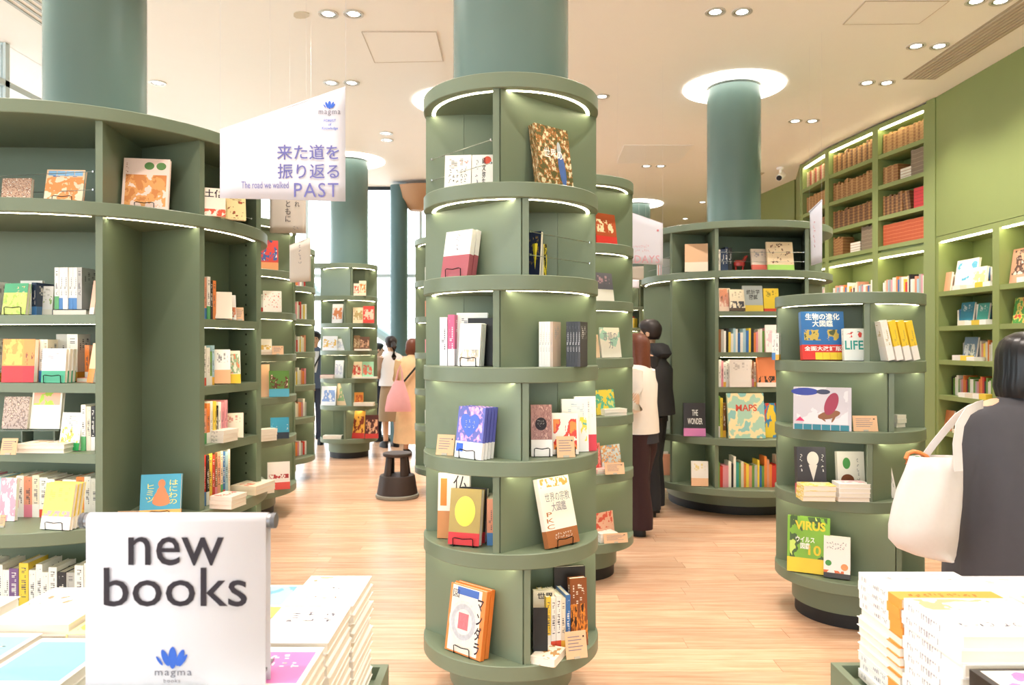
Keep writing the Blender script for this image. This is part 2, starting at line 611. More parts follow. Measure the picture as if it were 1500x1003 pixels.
for k in range(4):
    MB().box(3.32 + .075 * k, 3.36 + .075 * k, 10.65, 11.25, -0.012, -0.006).build('louvre', mat('slot_louvre', '#cabfae', 0.5), ad)
# security camera
cc = empty('security_camera', (X(1143, 10.3), 10.3, CEIL))
tag(cc, 'small white security camera hanging from the ceiling beside the column', 'camera')
MB().disc(0, 0, 0.05, -0.03, 0, 24).build('mount', WHITE, cc)
MB().tube([(0, 0, -0.02), (0, 0, -0.1)], 0.015).build('stalk', WHITE, cc)
MB().tube([(0.05, 0.05, -0.09), (-0.06, -0.12, -0.17)], 0.045, 16).build('housing', WHITE, cc)
MB().tube([(-0.058, -0.118, -0.169), (-0.065, -0.13, -0.175)], 0.036, 16).build('lens', BLACK, cc)

# ================================================================== bookcases
RING_T = 0.06
LV = [2.54, 2.12, 1.764, 1.408, 1.048, 0.693, 0.264]


def chordY(u, t0, t1, px):
    """distance of the flat panel between two rim angles in the direction of column px"""
    (x0, y0), (x1, y1) = u.pt(t0), u.pt(t1)
    t = (px - 750.0) / F
    k = (t * y0 - x0) / ((x1 - x0) - t * (y1 - y0))
    return y0 + k * (y1 - y0)


class Unit:
    def __init__(self, name, label, cx, cy, R, rings, group=None, plinth=0.74):
        self.cx, self.cy, self.R = cx, cy, R
        self.a = math.atan2(-cx, cy)
        self.e = empty(name, (cx, cy, 0))
        tag(self.e, label, 'bookcase', group or 'round green bookcases')
        self.rs = {}
        for z in rings:
            self.rs[z] = MB().disc(0, 0, R, z - RING_T, z, 80, 0.003).build('ring_shelf', GREEN, self.e, 30)
        zb = rings[-1] - RING_T
        if plinth:
            MB().disc(0, 0, R * plinth, 0.075, zb, 64).build('plinth', GREEN, self.e, 40)
            MB().disc(0, 0, R * plinth - 0.015, 0.0, 0.075, 64).build('kick_plate', BLACK, self.e, 40)

    def pl(self, x, f):
        a = self.a
        return (self.cx + x * math.cos(a) + f * math.sin(a), self.cy + x * math.sin(a) - f * math.cos(a))

    def pt(self, th, r=None):
        r = self.R - 0.012 if r is None else r
        t = math.radians(th)
        return self.pl(r * math.sin(t), r * math.cos(t))

    def loc(self, p):
        return (p[0] - self.cx, p[1] - self.cy)

    def wall(self, name, p, q, z0, z1, t=0.025):
        return MB().wall(self.loc(p), self.loc(q), z0, z1, t).build(name, GREEN, self.e)

    def strip(self, z, a0, a1, r=None):
        r = r or self.R - 0.036
        d = math.degrees(self.a)
        return MB().arc(0, 0, r - 0.014, r, a0 + d, a1 + d, z - RING_T - 0.0012, z - RING_T + 0.004, 14).build('light_strip', STRIP, self.rs[z])

    def back(self, z0, z1, start=92):
        for (u, v) in ((start, 180), (180, 360 - start)):
            self.wall('back_panel', self.pt(u), self.pt(v), z0, z1, 0.02)

    def tierA(self, z0, z1, td, tr=92, tl=-90, strips=True):
        """deep bay to the left of the divider, flat chord panel to the right"""
        r = self.R - 0.012
        zt = z1
        z1 = z1 - RING_T
        s = math.sin(math.radians(td))
        c = self.pl(-0.55 * r, 0.06 * r)
        d = self.pl(s * r * 0.92, 0.06 * r)
        self.wall('divider', self.pt(td), d, z0, z1)
        self.wall('back_panel', self.pt(td + 1.5, r - 0.012), self.pt(tr), z0, z1, 0.022)
        self.wall('side_panel', self.pt(tl), c, z0, z1, 0.022)
        self.wall('back_panel', c, d, z0, z1, 0.022)
        self.back(z0, z1)
        if strips:
            self.strip(zt, tl + 3, td - 2.5)
            self.strip(zt, td + 3.5, tr - 4)

    def tierB(self, z0, z1, td, tl=-92, tr=90, strips=True):
        r = self.R - 0.012
        zt = z1
        z1 = z1 - RING_T
        s = math.sin(math.radians(td))
        c = self.pl(0.55 * r, 0.06 * r)
        d = self.pl(s * r * 0.92, 0.06 * r)
        self.wall('divider', self.pt(td), d, z0, z1)
        self.wall('back_panel', self.pt(td - 1.5, r - 0.012), self.pt(tl), z0, z1, 0.022)
        if math.degrees(math.asin(min(1, abs(s)))) < 50:
            self.wall('side_panel', self.pt(tr), c, z0, z1, 0.022)
            self.wall('back_panel', c, d, z0, z1, 0.022)
        self.back(z0, z1)
        if strips:
            self.strip(zt, tl + 4, td - 3.5)
            self.strip(zt, td + 2.5, tr - 3)

    def wires(self, z, p, q, hs=(0.08, 0.17)):
        for h in hs:
            a, b = self.loc(p), self.loc(q)
            MB().tube([(a[0], a[1], z + h), (b[0], b[1], z + h)], 0.0016, 5).build('wire_rail', STEEL, self.e)
            for w in (a, b):
                MB().disc(w[0], w[1], 0.005, z + h - 0.004, z + h + 0.004, 10).build('rail_stud', CHROME, self.e)


# --- central tower
CT = Unit('round_book_tower', 'tall narrow round green book tower standing in the centre of the aisle', -0.005, 3.2, 0.375, LV, plinth=0.7)
CT.tierA(LV[1], LV[0], -9)
CT.tierB(LV[2], LV[1], 9)
CT.tierA(LV[3], LV[2], -9)
CT.tierB(LV[4], LV[3], 9)
CT.tierA(LV[5], LV[4], -9)
CT.tierB(LV[6], LV[5], 10)
CT.wires(LV[1], CT.pt(-86, 0.34), CT.pt(-13, 0.34))
CT.wires(LV[2], CT.pt(86, 0.34), CT.pt(13, 0.34))

# --- short tower near the far side table
RT = Unit('round_book_tower', 'short round green book tower beside the woman with the tote bag', 1.88, 4.14, 0.385, LV[2:], plinth=0.76)
RT.tierA(LV[3], LV[2], 14, tl=-80)
RT.tierB(LV[4], LV[3], 33)
RT.tierA(LV[5], LV[4], 16, tl=-80)
RT.tierB(LV[6], LV[5], 40, tl=-85)

# --- tower directly behind the central one
MR = Unit('round_book_tower', 'round green book tower half hidden behind the central tower, next to the white sweater', 0.43, 4.9, 0.37, LV, plinth=0.7)
for k in range(6):
    MR.tierA(LV[k + 1], LV[k], -6)

# --- tower behind, showing to the side of the step stool
ML = Unit('round_book_tower', 'round green bookcase peeping out behind the central tower by the step stool', -0.55, 7.55, 0.44, LV, plinth=0.66)
for k in range(6):
    ML.tierA(LV[k + 1], LV[k], -20)

# --- bookcases behind the wide one on the glazed side
LB = Unit('round_bookcase', 'round green bookcase just behind the wide bookcase with pin holes', -2.52, 6.5, 0.6, LV, plinth=0.7)
for k in range(6):
    LB.tierA(LV[k + 1], LV[k], 0, tr=95)
LC = Unit('round_bookcase', 'narrow dark green bookcase between the wide one and the slim window tower', -2.72, 8.2, 0.52, LV, plinth=0.6)
for k in range(6):
    LC.tierB(LV[k + 1], LV[k], 20, tr=80)

# --- slim tower by the window
FT = Unit('round_book_tower', 'slim round green book tower standing before the bright far window', -2.18, 9.9, 0.375, LV, plinth=0.72)
FT.tierB(LV[1], LV[0], 5)
FT.tierA(LV[2], LV[1], -9)
FT.tierB(LV[3], LV[2], 5)
FT.tierA(LV[4], LV[3], -6)
FT.tierB(LV[5], LV[4], 8)
FT.tierA(LV[6], LV[5], -9)
d_ = math.degrees(FT.a)
for z in (LV[0], LV[1]):       # the two upper rings run on towards the neighbouring bookcase
    MB().arc(-0.1, 0.75, 0.95, 1.12, d_ - 52, d_ - 2, z - RING_T, z - 0.002, 16).build('bridge_shelf', GREEN, FT.e, 30)

# --- far unit behind the couple
FU = Unit('round_bookcase', 'distant round bookcase behind the couple browsing', 2.18, 13.0, 0.62, LV, plinth=0.7)
for k in range(6):
    (FU.tierA if k % 2 else FU.tierB)(LV[k + 1], LV[k], 6)


# --- wide bookcases with straight inner shelves
def board(unit, pts, z, t=0.042, strip=True):
    P = [unit.loc(p) for p in pts]
    sb_ = MB().prism(P, z - t, z).build('shelf_board', GREEN, unit.e)
    if strip:
        a, b = Vector(P[0]), Vector(P[1])
        c = (Vector(P[2]) + Vector(P[3])) / 2
        n = (c - (a + b) / 2).normalized() * 0.022
        d = (b - a).normalized() * 0.03
        MB().wall(a + n + d, b + n - d, z - t - 0.001, z - t + 0.004, 0.012).build('light_strip', STRIP, sb_)


LU = Unit('round_bookcase', 'wide round green bookcase carrying the pale pottery books, beside the glazed wall', -2.25, 4.0, 0.88, [2.54, 2.12, 0.693, 0.264], plinth=0.8)
L_D1 = rim(-2.25, 4.0, 0.86, 145)
L_C = (X(206, 3.74), 3.74)
L_P = rim(-2.25, 4.0, 0.86, 296)
L_R = rim(-2.25, 4.0, 0.86, 379)
L_RI = (X(338, 4.24), 4.24)
L_X = rim(-2.25, 4.0, 0.86, -175)
L_XB = (-2.95, 3.68)
LZ = [1.628, 1.323, 1.012]
for (z0, z1) in ((2.12, 2.54), (0.693, 2.12), (0.264, 0.693)):
    z1 -= RING_T
    LU.wall('divider', L_D1, L_C, z0, z1, 0.03)
    LU.wall('back_panel', L_C, L_P, z0, z1, 0.03)
    LU.wall('back_panel', L_C, L_XB, z0, z1, 0.02)
    LU.wall('divider', L_XB, L_X, z0, z1, 0.03)
    LU.wall('side_panel', L_R, L_RI, z0, z1, 0.03)
    LU.wall('back_panel', L_RI, (L_C[0] + 0.1, L_C[1] + 0.02), z0, z1, 0.02)
    LU.wall('back_panel', L_X, LU.pt(-140), z0, z1, 0.02)
    LU.wall('back_panel', LU.pt(-140), LU.pt(165), z0, z1, 0.02)
    LU.wall('back_panel', LU.pt(165), L_R, z0, z1, 0.02)
for z in LZ:
    board(LU, [L_X, L_D1, L_C, L_XB], z)
RZ = [1.62, 1.29, 1.0]
for z in RZ:
    board(LU, [L_P, L_R, L_RI, (L_C[0] + 0.1, L_C[1] + 0.02)], z)


def world_ang(u, p):
    return math.degrees(math.atan2(p[0] - u.cx, -(p[1] - u.cy)) - u.a)


aD, aP, aR, aX = (world_ang(LU, p) for p in (L_D1, L_P, L_R, L_X))
for z in (2.12, 0.693):
    LU.strip(z, aX + 3, aD - 2)
    LU.strip(z, aD + 2, aP - 1.5)
    LU.strip(z, aP + 1.5, aR - 1)
LU.wires(2.12, LU.pt(aX + 2, 0.8), LU.pt(aD - 1.5, 0.83), (0.06, 0.14))
LU.wires(2.12, LU.pt(aP + 2, 0.8), LU.pt(aR - 2, 0.83), (0.06,))
# pin holes on the side panel
ph = MB()
v_ = (Vector(LU.loc(L_RI)) - Vector(LU.loc(L_R)))
for zz in [0.78 + 0.055 * k for k in range(24)]:
    for fr in (0.35,):
        p = Vector(LU.loc(L_R)) + v_ * fr
        n = Vector((v_.y, -v_.x)).normalized()
        if n.dot(Vector((-1, -1))) < 0:
            n = -n
        p = p + n * 0.0155
        ph.disc(p.x, p.y, 0.005, zz - 0.005, zz + 0.005, 8)
ph.build('pin_holes', mat('pin_hole', '#1d2418', 0.8), LU.e)['kind'] = 'stuff'

RB = Unit('round_bookcase', 'wide round green bookcase behind the short tower, under the glowing cove column', 2.12, 7.07, 0.87, [2.54, 2.12, 0.693, 0.264], plinth=0.72)
R_P = rim(2.12, 7.07, 0.85, 983)
R_C = (X(1035, 6.75), 6.75)
R_D = rim(2.12, 7.07, 0.85, 1050)
R_E = rim(2.12, 7.07, 0.85, 1182)
R_EB = (X(1176, 6.9), 6.9)
for (z0, z1) in ((2.12, 2.54), (0.693, 2.12), (0.264, 0.693)):
    z1 -= RING_T
    RB.wall('divider', R_D, R_C, z0, z1, 0.03)
    RB.wall('back_panel', R_C, R_P, z0, z1, 0.03)
    RB.wall('back_panel', R_C, R_EB, z0, z1, 0.02)
    RB.wall('divider', R_E, R_EB, z0, z1, 0.03)
    RB.wall('back_panel', R_P, (R_C[0] - 0.15, R_C[1] + 0.25), z0, z1, 0.02)
    RB.wall('back_panel', (R_C[0] - 0.15, R_C[1] + 0.25), RB.pt(-95), z0, z1, 0.02)
    RB.wall('back_panel', RB.pt(-95), RB.pt(-170), z0, z1, 0.02)
    RB.wall('back_panel', RB.pt(-170), RB.pt(110), z0, z1, 0.02)
    RB.wall('back_panel', RB.pt(110), R_EB, z0, z1, 0.02)
BZ = [1.775, 1.425, 1.127]
for z in BZ:
    board(RB, [R_D, R_E, R_EB, R_C], z)
bP, bD, bE = (world_ang(RB, p) for p in (R_P, R_D, R_E))
for z in (2.12, 0.693):
    RB.strip(z, -86, bP - 1.5)
    RB.strip(z, bP + 1.5, bD - 1.5)
    RB.strip(z, bD + 1.5, bE - 1)
    RB.strip(z, bE + 1.5, 70)
RB.wires(2.12, RB.pt(bD + 1.5, 0.83), RB.pt(bE - 1, 0.83), (0.08, 0.16))
RB.wires(2.12, RB.pt(-80, 0.8), RB.pt(bP - 2, 0.82), (0.08, 0.16))


# --- built-in shelving along the green wall: each bay is a unit
def bay(p0, p1, zs, ztop, depth, label, post=0.07, foot=None, header=0.05):
    """p0 far end, p1 near end of the face; zs = shelf tops from the lowest; returns the frame"""
    p0 = Vector(p0); p1 = Vector(p1)
    u = p1 - p0
    L = u.length
    e = empty('wall_bookcase', (p0.x, p0.y, 0), math.atan2(u.y, u.x))
    tag(e, label, 'bookcase', 'built-in bays along the green wall')
    z0 = zs[0] - 0.06 if foot is None else foot
    MB().box(0, post / 2, 0, depth, z0, ztop).build('post', WALLG, e)
    MB().box(L - post / 2, L, 0, depth, z0, ztop).build('post', WALLG, e)
    MB().box(post / 2, L - post / 2, depth - 0.02, depth, z0, ztop).build('back_panel', WALLG, e)
    hd = MB().box(post / 2, L - post / 2, 0, depth - 0.02, ztop - header, ztop).build('header', WALLG, e)
    for z in zs:
        MB().box(post / 2, L - post / 2, 0.004, depth - 0.02, z - 0.045, z).build('shelf_board', WALLG, e)
    if foot is not None and foot < zs[0] - 0.046:
        MB().box(post / 2, L - post / 2, 0.03, depth - 0.02, foot, zs[0] - 0.045).build('base_panel', WALLG, e)
    MB().box(post / 2 + 0.02, L - post / 2 - 0.02, 0.012, 0.042, ztop - header - 0.012, ztop - header - 0.0005).build('light_strip', STRIP, hd)
    return e, L, post


LOWZ = [0.29, 0.644, 0.995, 1.34, 1.67, 2.01]
UPZ = [2.575, 2.905, 3.25, 3.59]
BAYS = {}
BAYS['low1'] = bay((4.22, 7.36), (4.22, 6.45), LOWZ, 2.555, 0.36, 'lower wall bay of mixed books right beside the wide corner post', 0.09, 0.0)
BAYS['low2'] = bay((4.22, 6.45), (4.22, 5.5), LOWZ, 2.555, 0.36, 'lower wall bay of books behind the head of the grey-dressed woman', 0.09, 0.0)
PA, PB, PC, PD, PE = (4.20, 7.48), (4.06, 8.27), (3.93, 9.24), (3.95, 10.1), (4.24, 11.0)
MB().wall((4.22, 7.36), PA, 0, CEIL - 0.001, 0.02).build('corner_post', WALLG, wr)
BAYS['upA'] = bay(PB, PA, UPZ, 3.93, 0.34, 'upper wall bay of old volumes next to the plain green wall', 0.1, 2.5)
BAYS['upB'] = bay(PC, PB, UPZ, 3.93, 0.34, 'middle upper wall bay of old leather volumes', 0.1, 2.5)
BAYS['upC'] = bay(PD, PC, UPZ, 3.93, 0.34, 'upper wall bay of old volumes at the far bend of the wall', 0.1, 2.5)
BAYS['dnA'] = bay(PB, PA, LOWZ, 2.5, 0.34, 'lower wall bay under the red old volumes', 0.1, 0.0)
BAYS['dnB'] = bay(PC, PB, LOWZ, 2.5, 0.34, 'lower wall bay behind the short tower', 0.1, 0.0)
BAYS['dnC'] = bay(PD, PC, LOWZ, 2.5, 0.34, 'lower wall bay at the far bend of the wall', 0.1, 0.0)
MB().wall(PD, PE, 0, CEIL - 0.001, 0.03).build('wall_panel', WALLG, wr)

# ================================================================== books
COVER = {}


def cover_mat(base, band=None, bh=0.25, text='#4a4650', art=None, art2=None, box=(0.3, 0.75), trows=True, seed=0, gloss=0.35, dens=0.5, scale=5.0):
    """printed jacket: base colour, a lower paper band, a picture zone and small type"""
    key = (base, band, bh, text, art, art2, box, trows, seed, gloss, dens, scale)
    if key in COVER:
        return COVER[key]
    m, nt, b = newmat('book_jacket')
    N, Lk = nt.nodes, nt.links
    tc = N.new('ShaderNodeTexCoord')
    sep = N.new('ShaderNodeSeparateXYZ')
    Lk.new(tc.outputs['Object'], sep.inputs[0])

    def math_(op, a, bb=None, c=None):
        n = N.new('ShaderNodeMath'); n.operation = op
        for i, v in enumerate((a, bb, c)):
            if v is None:
                continue
            if isinstance(v, (int, float)):
                n.inputs[i].default_value = v
            else:
                Lk.new(v, n.inputs[i])
        return n.outputs[0]

    def mix(f, c1, c2):
        n = N.new('ShaderNodeMix'); n.data_type = 'RGBA'
        if isinstance(f, (int, float)):
            n.inputs[0].default_value = f
        else:
            Lk.new(f, n.inputs[0])
        for i, v in ((6, c1), (7, c2)):
            if isinstance(v, tuple):
                n.inputs[i].default_value = v
            else:
                Lk.new(v, n.inputs[i])
        return n.outputs[2]

    col = C(base)
    z = sep.outputs['Z']
    if art:
        nz = N.new('ShaderNodeTexNoise')
        nz.noise_dimensions = '4D'
        nz.inputs['W'].default_value = seed * 1.37
        nz.inputs['Scale'].default_value = scale
        nz.inputs['Detail'].default_value = 3
        Lk.new(tc.outputs['Object'], nz.inputs['Vector'])
        f1 = math_('GREATER_THAN', nz.outputs['Fac'], dens)
        inz = math_('MULTIPLY', math_('GREATER_THAN', z, box[0]), math_('LESS_THAN', z, box[1]))
        ax = math_('ABSOLUTE', sep.outputs['X'])
        inx = math_('LESS_THAN', ax, 0.44)
        inz = math_('MULTIPLY', inz, inx) if box[0] > 0.02 else inz
        if art2:
            f2 = math_('GREATER_THAN', nz.outputs['Fac'], dens + 0.09)
            ac = mix(f2, C(art), C(art2))
        else:
            ac = C(art)
        col = mix(math_('MULTIPLY', f1, inz), col, ac)
    if text and trows:
        vm = N.new('ShaderNodeVectorMath'); vm.operation = 'MULTIPLY_ADD'
        vm.inputs[1].default_value = (9, 3.2, 22)
        vm.inputs[2].default_value = (seed + 0.3, 0.31, 0.3)
        Lk.new(tc.outputs['Object'], vm.inputs[0])
        fl_ = N.new('ShaderNodeVectorMath'); fl_.operation = 'FLOOR'
        Lk.new(vm.outputs[0], fl_.inputs[0])
        wn_ = N.new('ShaderNodeTexWhiteNoise')
        Lk.new(fl_.outputs[0], wn_.inputs['Vector'])
        g = math_('GREATER_THAN', wn_.outputs['Value'], 0.62)
        fr = math_('FRACT', math_('MULTIPLY', z, 22))
        g = math_('MULTIPLY', g, math_('GREATER_THAN', fr, 0.35))
        ay = math_('ABSOLUTE', sep.outputs['Y'])
        onsp = math_('LESS_THAN', sep.outputs['X'], -0.485)
        spz = math_('MULTIPLY', onsp, math_('LESS_THAN', ay, 0.24))
        onf = math_('MULTIPLY', math_('LESS_THAN', math_('ABSOLUTE', sep.outputs['X']), 0.33),
                    math_('GREATER_THAN', z, 0.62 if not art else max(0.62, box[1] if box[1] < 0.9 else 2)))
        zone = math_('MAXIMUM', math_('MULTIPLY', spz, math_('GREATER_THAN', z, 0.33)), onf)
        zone = math_('MULTIPLY', zone, math_('LESS_THAN', z, 0.92))
        col = mix(math_('MULTIPLY', g, zone), col, C(text))
    if band:
        col = mix(math_('LESS_THAN', z, bh), col, C(band))
    if isinstance(col, tuple):
        b.inputs['Base Color'].default_value = col
    else:
        Lk.new(col, b.inputs['Base Color'])
    b.inputs['Roughness'].default_value = gloss
    COVER[key] = m
    return m


def bx_mesh(name, parts, mats):
    mb = MB()
    for (x0, x1, y0, y1, z0, z1, mi) in parts:
        mb.box(x0, x1, y0, y1, z0, z1, mi)
    return mb.mesh(name, mats)


# unit book: width along x (spine at -x), thickness along y (front at -y), height along z from 0
BT, SP = 0.07, 0.02
BOARDS = [(-0.5, 0.5, -0.5, -0.5 + BT, 0, 1, 0), (-0.5, 0.5, 0.5 - BT, 0.5, 0, 1, 0), (-0.5, -0.5 + SP, -0.5 + BT, 0.5 - BT, 0, 1, 0)]
BLOCK = (-0.5 + SP, 0.485, -0.5 + BT, 0.5 - BT, 0.008, 0.99)
ME_WHOLE = bx_mesh('book', BOARDS + [BLOCK + (1,)], [PAGES, PAGES])
ME_COVER = bx_mesh('book', BOARDS, [PAGES])
ME_PAGES = bx_mesh('pages', [BLOCK + (0,)], [PAGES])
MIR = lambda q: (-q[1], -q[0]) + q[2:]
ME_COVER_R = bx_mesh('book', [MIR(q) for q in BOARDS], [PAGES])
ME_PAGES_R = bx_mesh('pages', [MIR(BLOCK) + (0,)], [PAGES])
LABELS = {}
NBOOK = [0]


def uniq(label):
    return label


def book(label, loc, w, h, t, m, rot, group=None, detail=False, cat='book', flip=False):
    me = (ME_COVER_R if flip else ME_COVER) if detail else ME_WHOLE
    o = obj('book', me)
    o.location = loc
    o.scale = (w, t, h)
    o.rotation_euler = rot
    o.material_slots[0].link = 'OBJECT'
    o.material_slots[0].material = m
    tag(o, label, cat, group)
    if detail:
        obj('pages', ME_PAGES_R if flip else ME_PAGES, o)
    o['dims'] = (w, h, t)
    NBOOK[0] += 1
    return o


def front(label, px0, px1, hpx, Y, z, m, yaw=0.0, lean=10.0, t=0.02, group=None, detail=False, titles=(), stand=False, flip=False, n=1, chord=None, cat='book'):
    """a book displayed face out; px0..px1 and hpx are its size as seen, Y its distance"""
    if chord:
        u_, t0_, t1_ = chord
        pm = (px0 + px1) / 2
        Y = chordY(u_, t0_, t1_, pm)
        hh_ = hpx * Y / F
        nrm = u_.a + math.radians((t0_ + t1_) / 2)
        Y -= (t * 0.5 + (t + 0.004) * (n - 1) + hh_ * math.sin(math.radians(lean)) + 0.016) / max(0.4, math.cos(nrm))
        Y -= 0.5 * (px1 - px0) * Y / F * abs(math.sin(nrm - math.radians(yaw)))
    w = (px1 - px0) * Y / F / max(0.5, math.cos(math.radians(yaw)))
    h = hpx * Y / F / math.cos(math.radians(lean) * 0.6)
    x = X((px0 + px1) / 2, Y)
    yw, ln = math.radians(yaw), math.radians(lean)
    o = None
    for k in range(n):
        # stand the lower back edge of the k-th copy on the shelf
        off = k * (t + 0.004) / math.cos(ln)
        loc = (x - off * math.sin(yw), Y + off * math.cos(yw), z + 0.5 * t * math.sin(ln) + 0.0008)
        q = book(label if k == 0 else '%s copy standing behind the %s' % (ORD[k], ' '.join(label.split()[:9]).rstrip(',')), loc, w, h, t, m, (-ln, 0, yw), group, detail, cat, flip)
        if k == 0:
            o = q
    if titles:
        for tt in titles:
            body, x0, x1, z0, z1, mm = tt[:6]
            opt = tt[6] if len(tt) > 6 else {}
            lettering(o, body, x0, x1, z0, z1, -0.5 - 0.0007 / t, mm, name='title_lettering', **opt)
    if stand:
        wire_stand(o, x, Y, z, w, yw, ln, t, label, n)
    return o


def wire_stand(bk, x, Y, z, w, yw, ln, t, label, n=1):
    """bent black wire easel: a lip in front, feet under and a back rest"""
    e = empty('book_stand', (x, Y, z), yw)
    what = ' '.join(label.split()[:7])
    tag(e, 'small black wire stand under the ' + what, 'book stand', 'black wire book stands')
    f = -t / 2 * math.cos(ln) - 0.004
    hw = min(0.042, w * 0.36)
    MB().tube([(-hw, f, 0.004), (-hw, f - 0.001, 0.034), (-hw * .8, f - 0.002, 0.037), (0, f - 0.002, 0.033), (hw * .8, f - 0.002, 0.037), (hw, f - 0.001, 0.034), (hw, f, 0.004)], 0.002, 6).build('lip', WIRE, e)
    for s in (-1, 1):
        MB().tube([(s * hw, f, 0.003), (s * hw, f + 0.05 + n * t, 0.003)], 0.002, 5).build('foot', WIRE, e)
    b0 = t * n + 0.006
    MB().tube([(-hw, b0 - 0.01, 0.003), (-hw * .9, b0 + 0.09 * math.sin(ln) + .006, 0.09), (hw * .9, b0 + 0.09 * math.sin(ln) + .006, 0.09), (hw, b0 - 0.01, 0.003)], 0.002, 5).build('back_rest', WIRE, e)


CARDS = [0]


def card(px0, px1, hpx, Y, z, label, yaw=0.0, lean=14.0):
    w = (px1 - px0) * Y / F
    h = hpx * Y / F
    x = X((px0 + px1) / 2, Y)
    ln = math.radians(lean)
    e = empty('recommendation_card', (x, Y, z + 0.001), math.radians(yaw))
    e.rotation_euler = (-ln, 0, math.radians(yaw))
    tag(e, label, 'card', 'kraft recommendation cards')
    cd_ = MB().box(-w / 2, w / 2, -0.001, 0.001, 0, h).build('card', KRAFT, e)
    ln_ = MB()
    for k in range(5):
        zz = h * (0.78 - 0.12 * k)
        ln_.box(-w * 0.38, w * (0.1 + 0.25 * random.random()), -0.0016, -0.0011, zz, zz + h * 0.03)
    ln_.build('handwriting', GREYINK, cd_)
    MB().box(w * 0.33, w * 0.40, -0.0016, -0.0011, h * 0.75, h * 0.82).build('emblem', INK, cd_)
    MB().box(-0.012, 0.012, -0.004, 0.004, -0.0005, 0.008).build('clip', mat('clear_clip', '#b9b4a6', 0.2), e)


ORD = ['first', 'second', 'third', 'fourth', 'fifth', 'sixth', 'seventh', 'eighth', 'ninth', 'tenth', 'eleventh', 'twelfth', 'thirteenth', 'fourteenth',
       'fifteenth', 'sixteenth', 'seventeenth', 'eighteenth', 'nineteenth', 'twentieth', 'twenty-first', 'twenty-second', 'twenty-third', 'twenty-fourth',
       'twenty-fifth', 'twenty-sixth', 'twenty-seventh', 'twenty-eighth', 'twenty-ninth', 'thirtieth', 'thirty-first', 'thirty-second', 'thirty-third',
       'thirty-fourth', 'thirty-fifth', 'thirty-sixth', 'thirty-seventh', 'thirty-eighth', 'thirty-ninth', 'fortieth']
CN = {'w': ('white', '#f6f3ee'), 'c': ('cream', '#efe3cf'), 'o': ('orange', '#ee8a45'), 'r': ('red', '#cf3b34'), 'p': ('pink', '#e79aa8'), 'g': ('green', '#6f9d4a'),
      'b': ('blue', '#3f74b5'), 'y': ('yellow', '#f0cf4a'), 'k': ('black', '#26262a'), 'n': ('brown', '#8a5a38'), 't': ('teal', '#3d9a93'), 's': ('grey', '#b9b7b4'),
      'v': ('purple', '#7a5a8c'), 'l': ('pale blue', '#a9cde0'), 'd': ('navy', '#2b3a57'), 'm': ('magenta', '#d8447f'), 'a': ('salmon', '#eaa083')}
BANDS = [None, None, '#e2543f', '#f2b94a', None, '#5fae6d', '#e98aa0', None, '#f6f3ee', '#4f86c6']


def smat(code, i):
    base = CN[code][1]
    band = BANDS[(i * 7 + len(code)) % len(BANDS)]
    tx = '#f4f1ea' if code in 'kdbvrnt' else '#55505a'
    return cover_mat(base, band, (0.2, 0.27, 0.31)[i % 3], tx, seed=i % 4)


class Frame:
    """a shelf front from a (its left as one faces it) to b"""

    def __init__(self, a, b):
        self.a = Vector(a[:2]); self.b = Vector(b[:2])
        self.u = (self.b - self.a)
        self.L = self.u.length
        self.u.normalize()
        self.n = Vector((-self.u.y, self.u.x))       # into the shelf
        self.yaw = math.atan2(self.u.y, self.u.x)

    def at(self, s, d):
        return self.a + self.u * s + self.n * d


def row(fr, z, codes, where, s0=0.0, hr=(0.17, 0.21), dep=0.13, inset=0.02, tw=(0.014, 0.026), gap=0.0008, last_tilt=0.0, what='book', group=None, seed=1, hs=None, lim=None, fixed=None):
    """books standing side by side with their spines out; codes give the spine colours"""
    rnd = random.Random(seed)
    s = s0
    i = 0
    for ch in codes:
        if ch == ' ':
            s += 0.03
            continue
        t = rnd.uniform(*tw)
        h = rnd.uniform(*hr) if hs is None else hs
        d = dep * rnd.uniform(0.92, 1.05)
        if s + t > (fr.L if lim is None else lim):
            break
        p = fr.at(s + t / 2, inset + d / 2 + rnd.uniform(0, 0.006))
        lb = '%s %s, %s from one end, %s' % (CN[ch][0], what, ORD[i % 40], where)
        tilt = 0.0
        if ch != codes[-1] or not last_tilt:
            o = book(lb, (p.x, p.y, z + 0.0005), d, h, t, fixed or smat(ch, rnd.randrange(12)), (0, 0, fr.yaw + math.pi / 2), group)
        else:
            tl = math.radians(last_tilt)
            p = fr.at(s + t / 2 + h * math.sin(tl) * 1.0 + 0.003, inset + d / 2)
            o = book(lb, (p.x, p.y, z + 0.5 * t * math.sin(tl) + 0.001), d, h, t, smat(ch, rnd.randrange(12)), (tl, 0, fr.yaw + math.pi / 2), group)
        s += t / 1.0 + gap
        i += 1
    return s


def flat(fr, s, d, z, n, w, h, t, m, label, yaw=0.0, jitter=0.006, group=None, seed=3, detail=False, spine_out=False):
    """a lying stack; s, d = its centre on the frame"""
    rnd = random.Random(seed)
    p = fr.at(s, d)
    top = z
    o = None
    for k in range(n):
        yw = fr.yaw + math.radians(yaw) + rnd.uniform(-0.02, 0.02)
        q = Vector((p.x + rnd.uniform(-jitter, jitter), p.y + rnd.uniform(-jitter, jitter)))
        hd = Vector((-math.sin(yw), math.cos(yw))) * h / 2
        lb = label if k == n - 1 else label + ', ' + ORD[n - 1 - k] + ' from its top'
        mm = m[k % len(m)] if isinstance(m, list) else m
        o = book(lb, (q.x - hd.x, q.y - hd.y, top + t / 2 + 0.0003), w, h, t, mm, (-math.pi / 2, 0, yw), group, detail)
        top += t + 0.0006
    return o, top


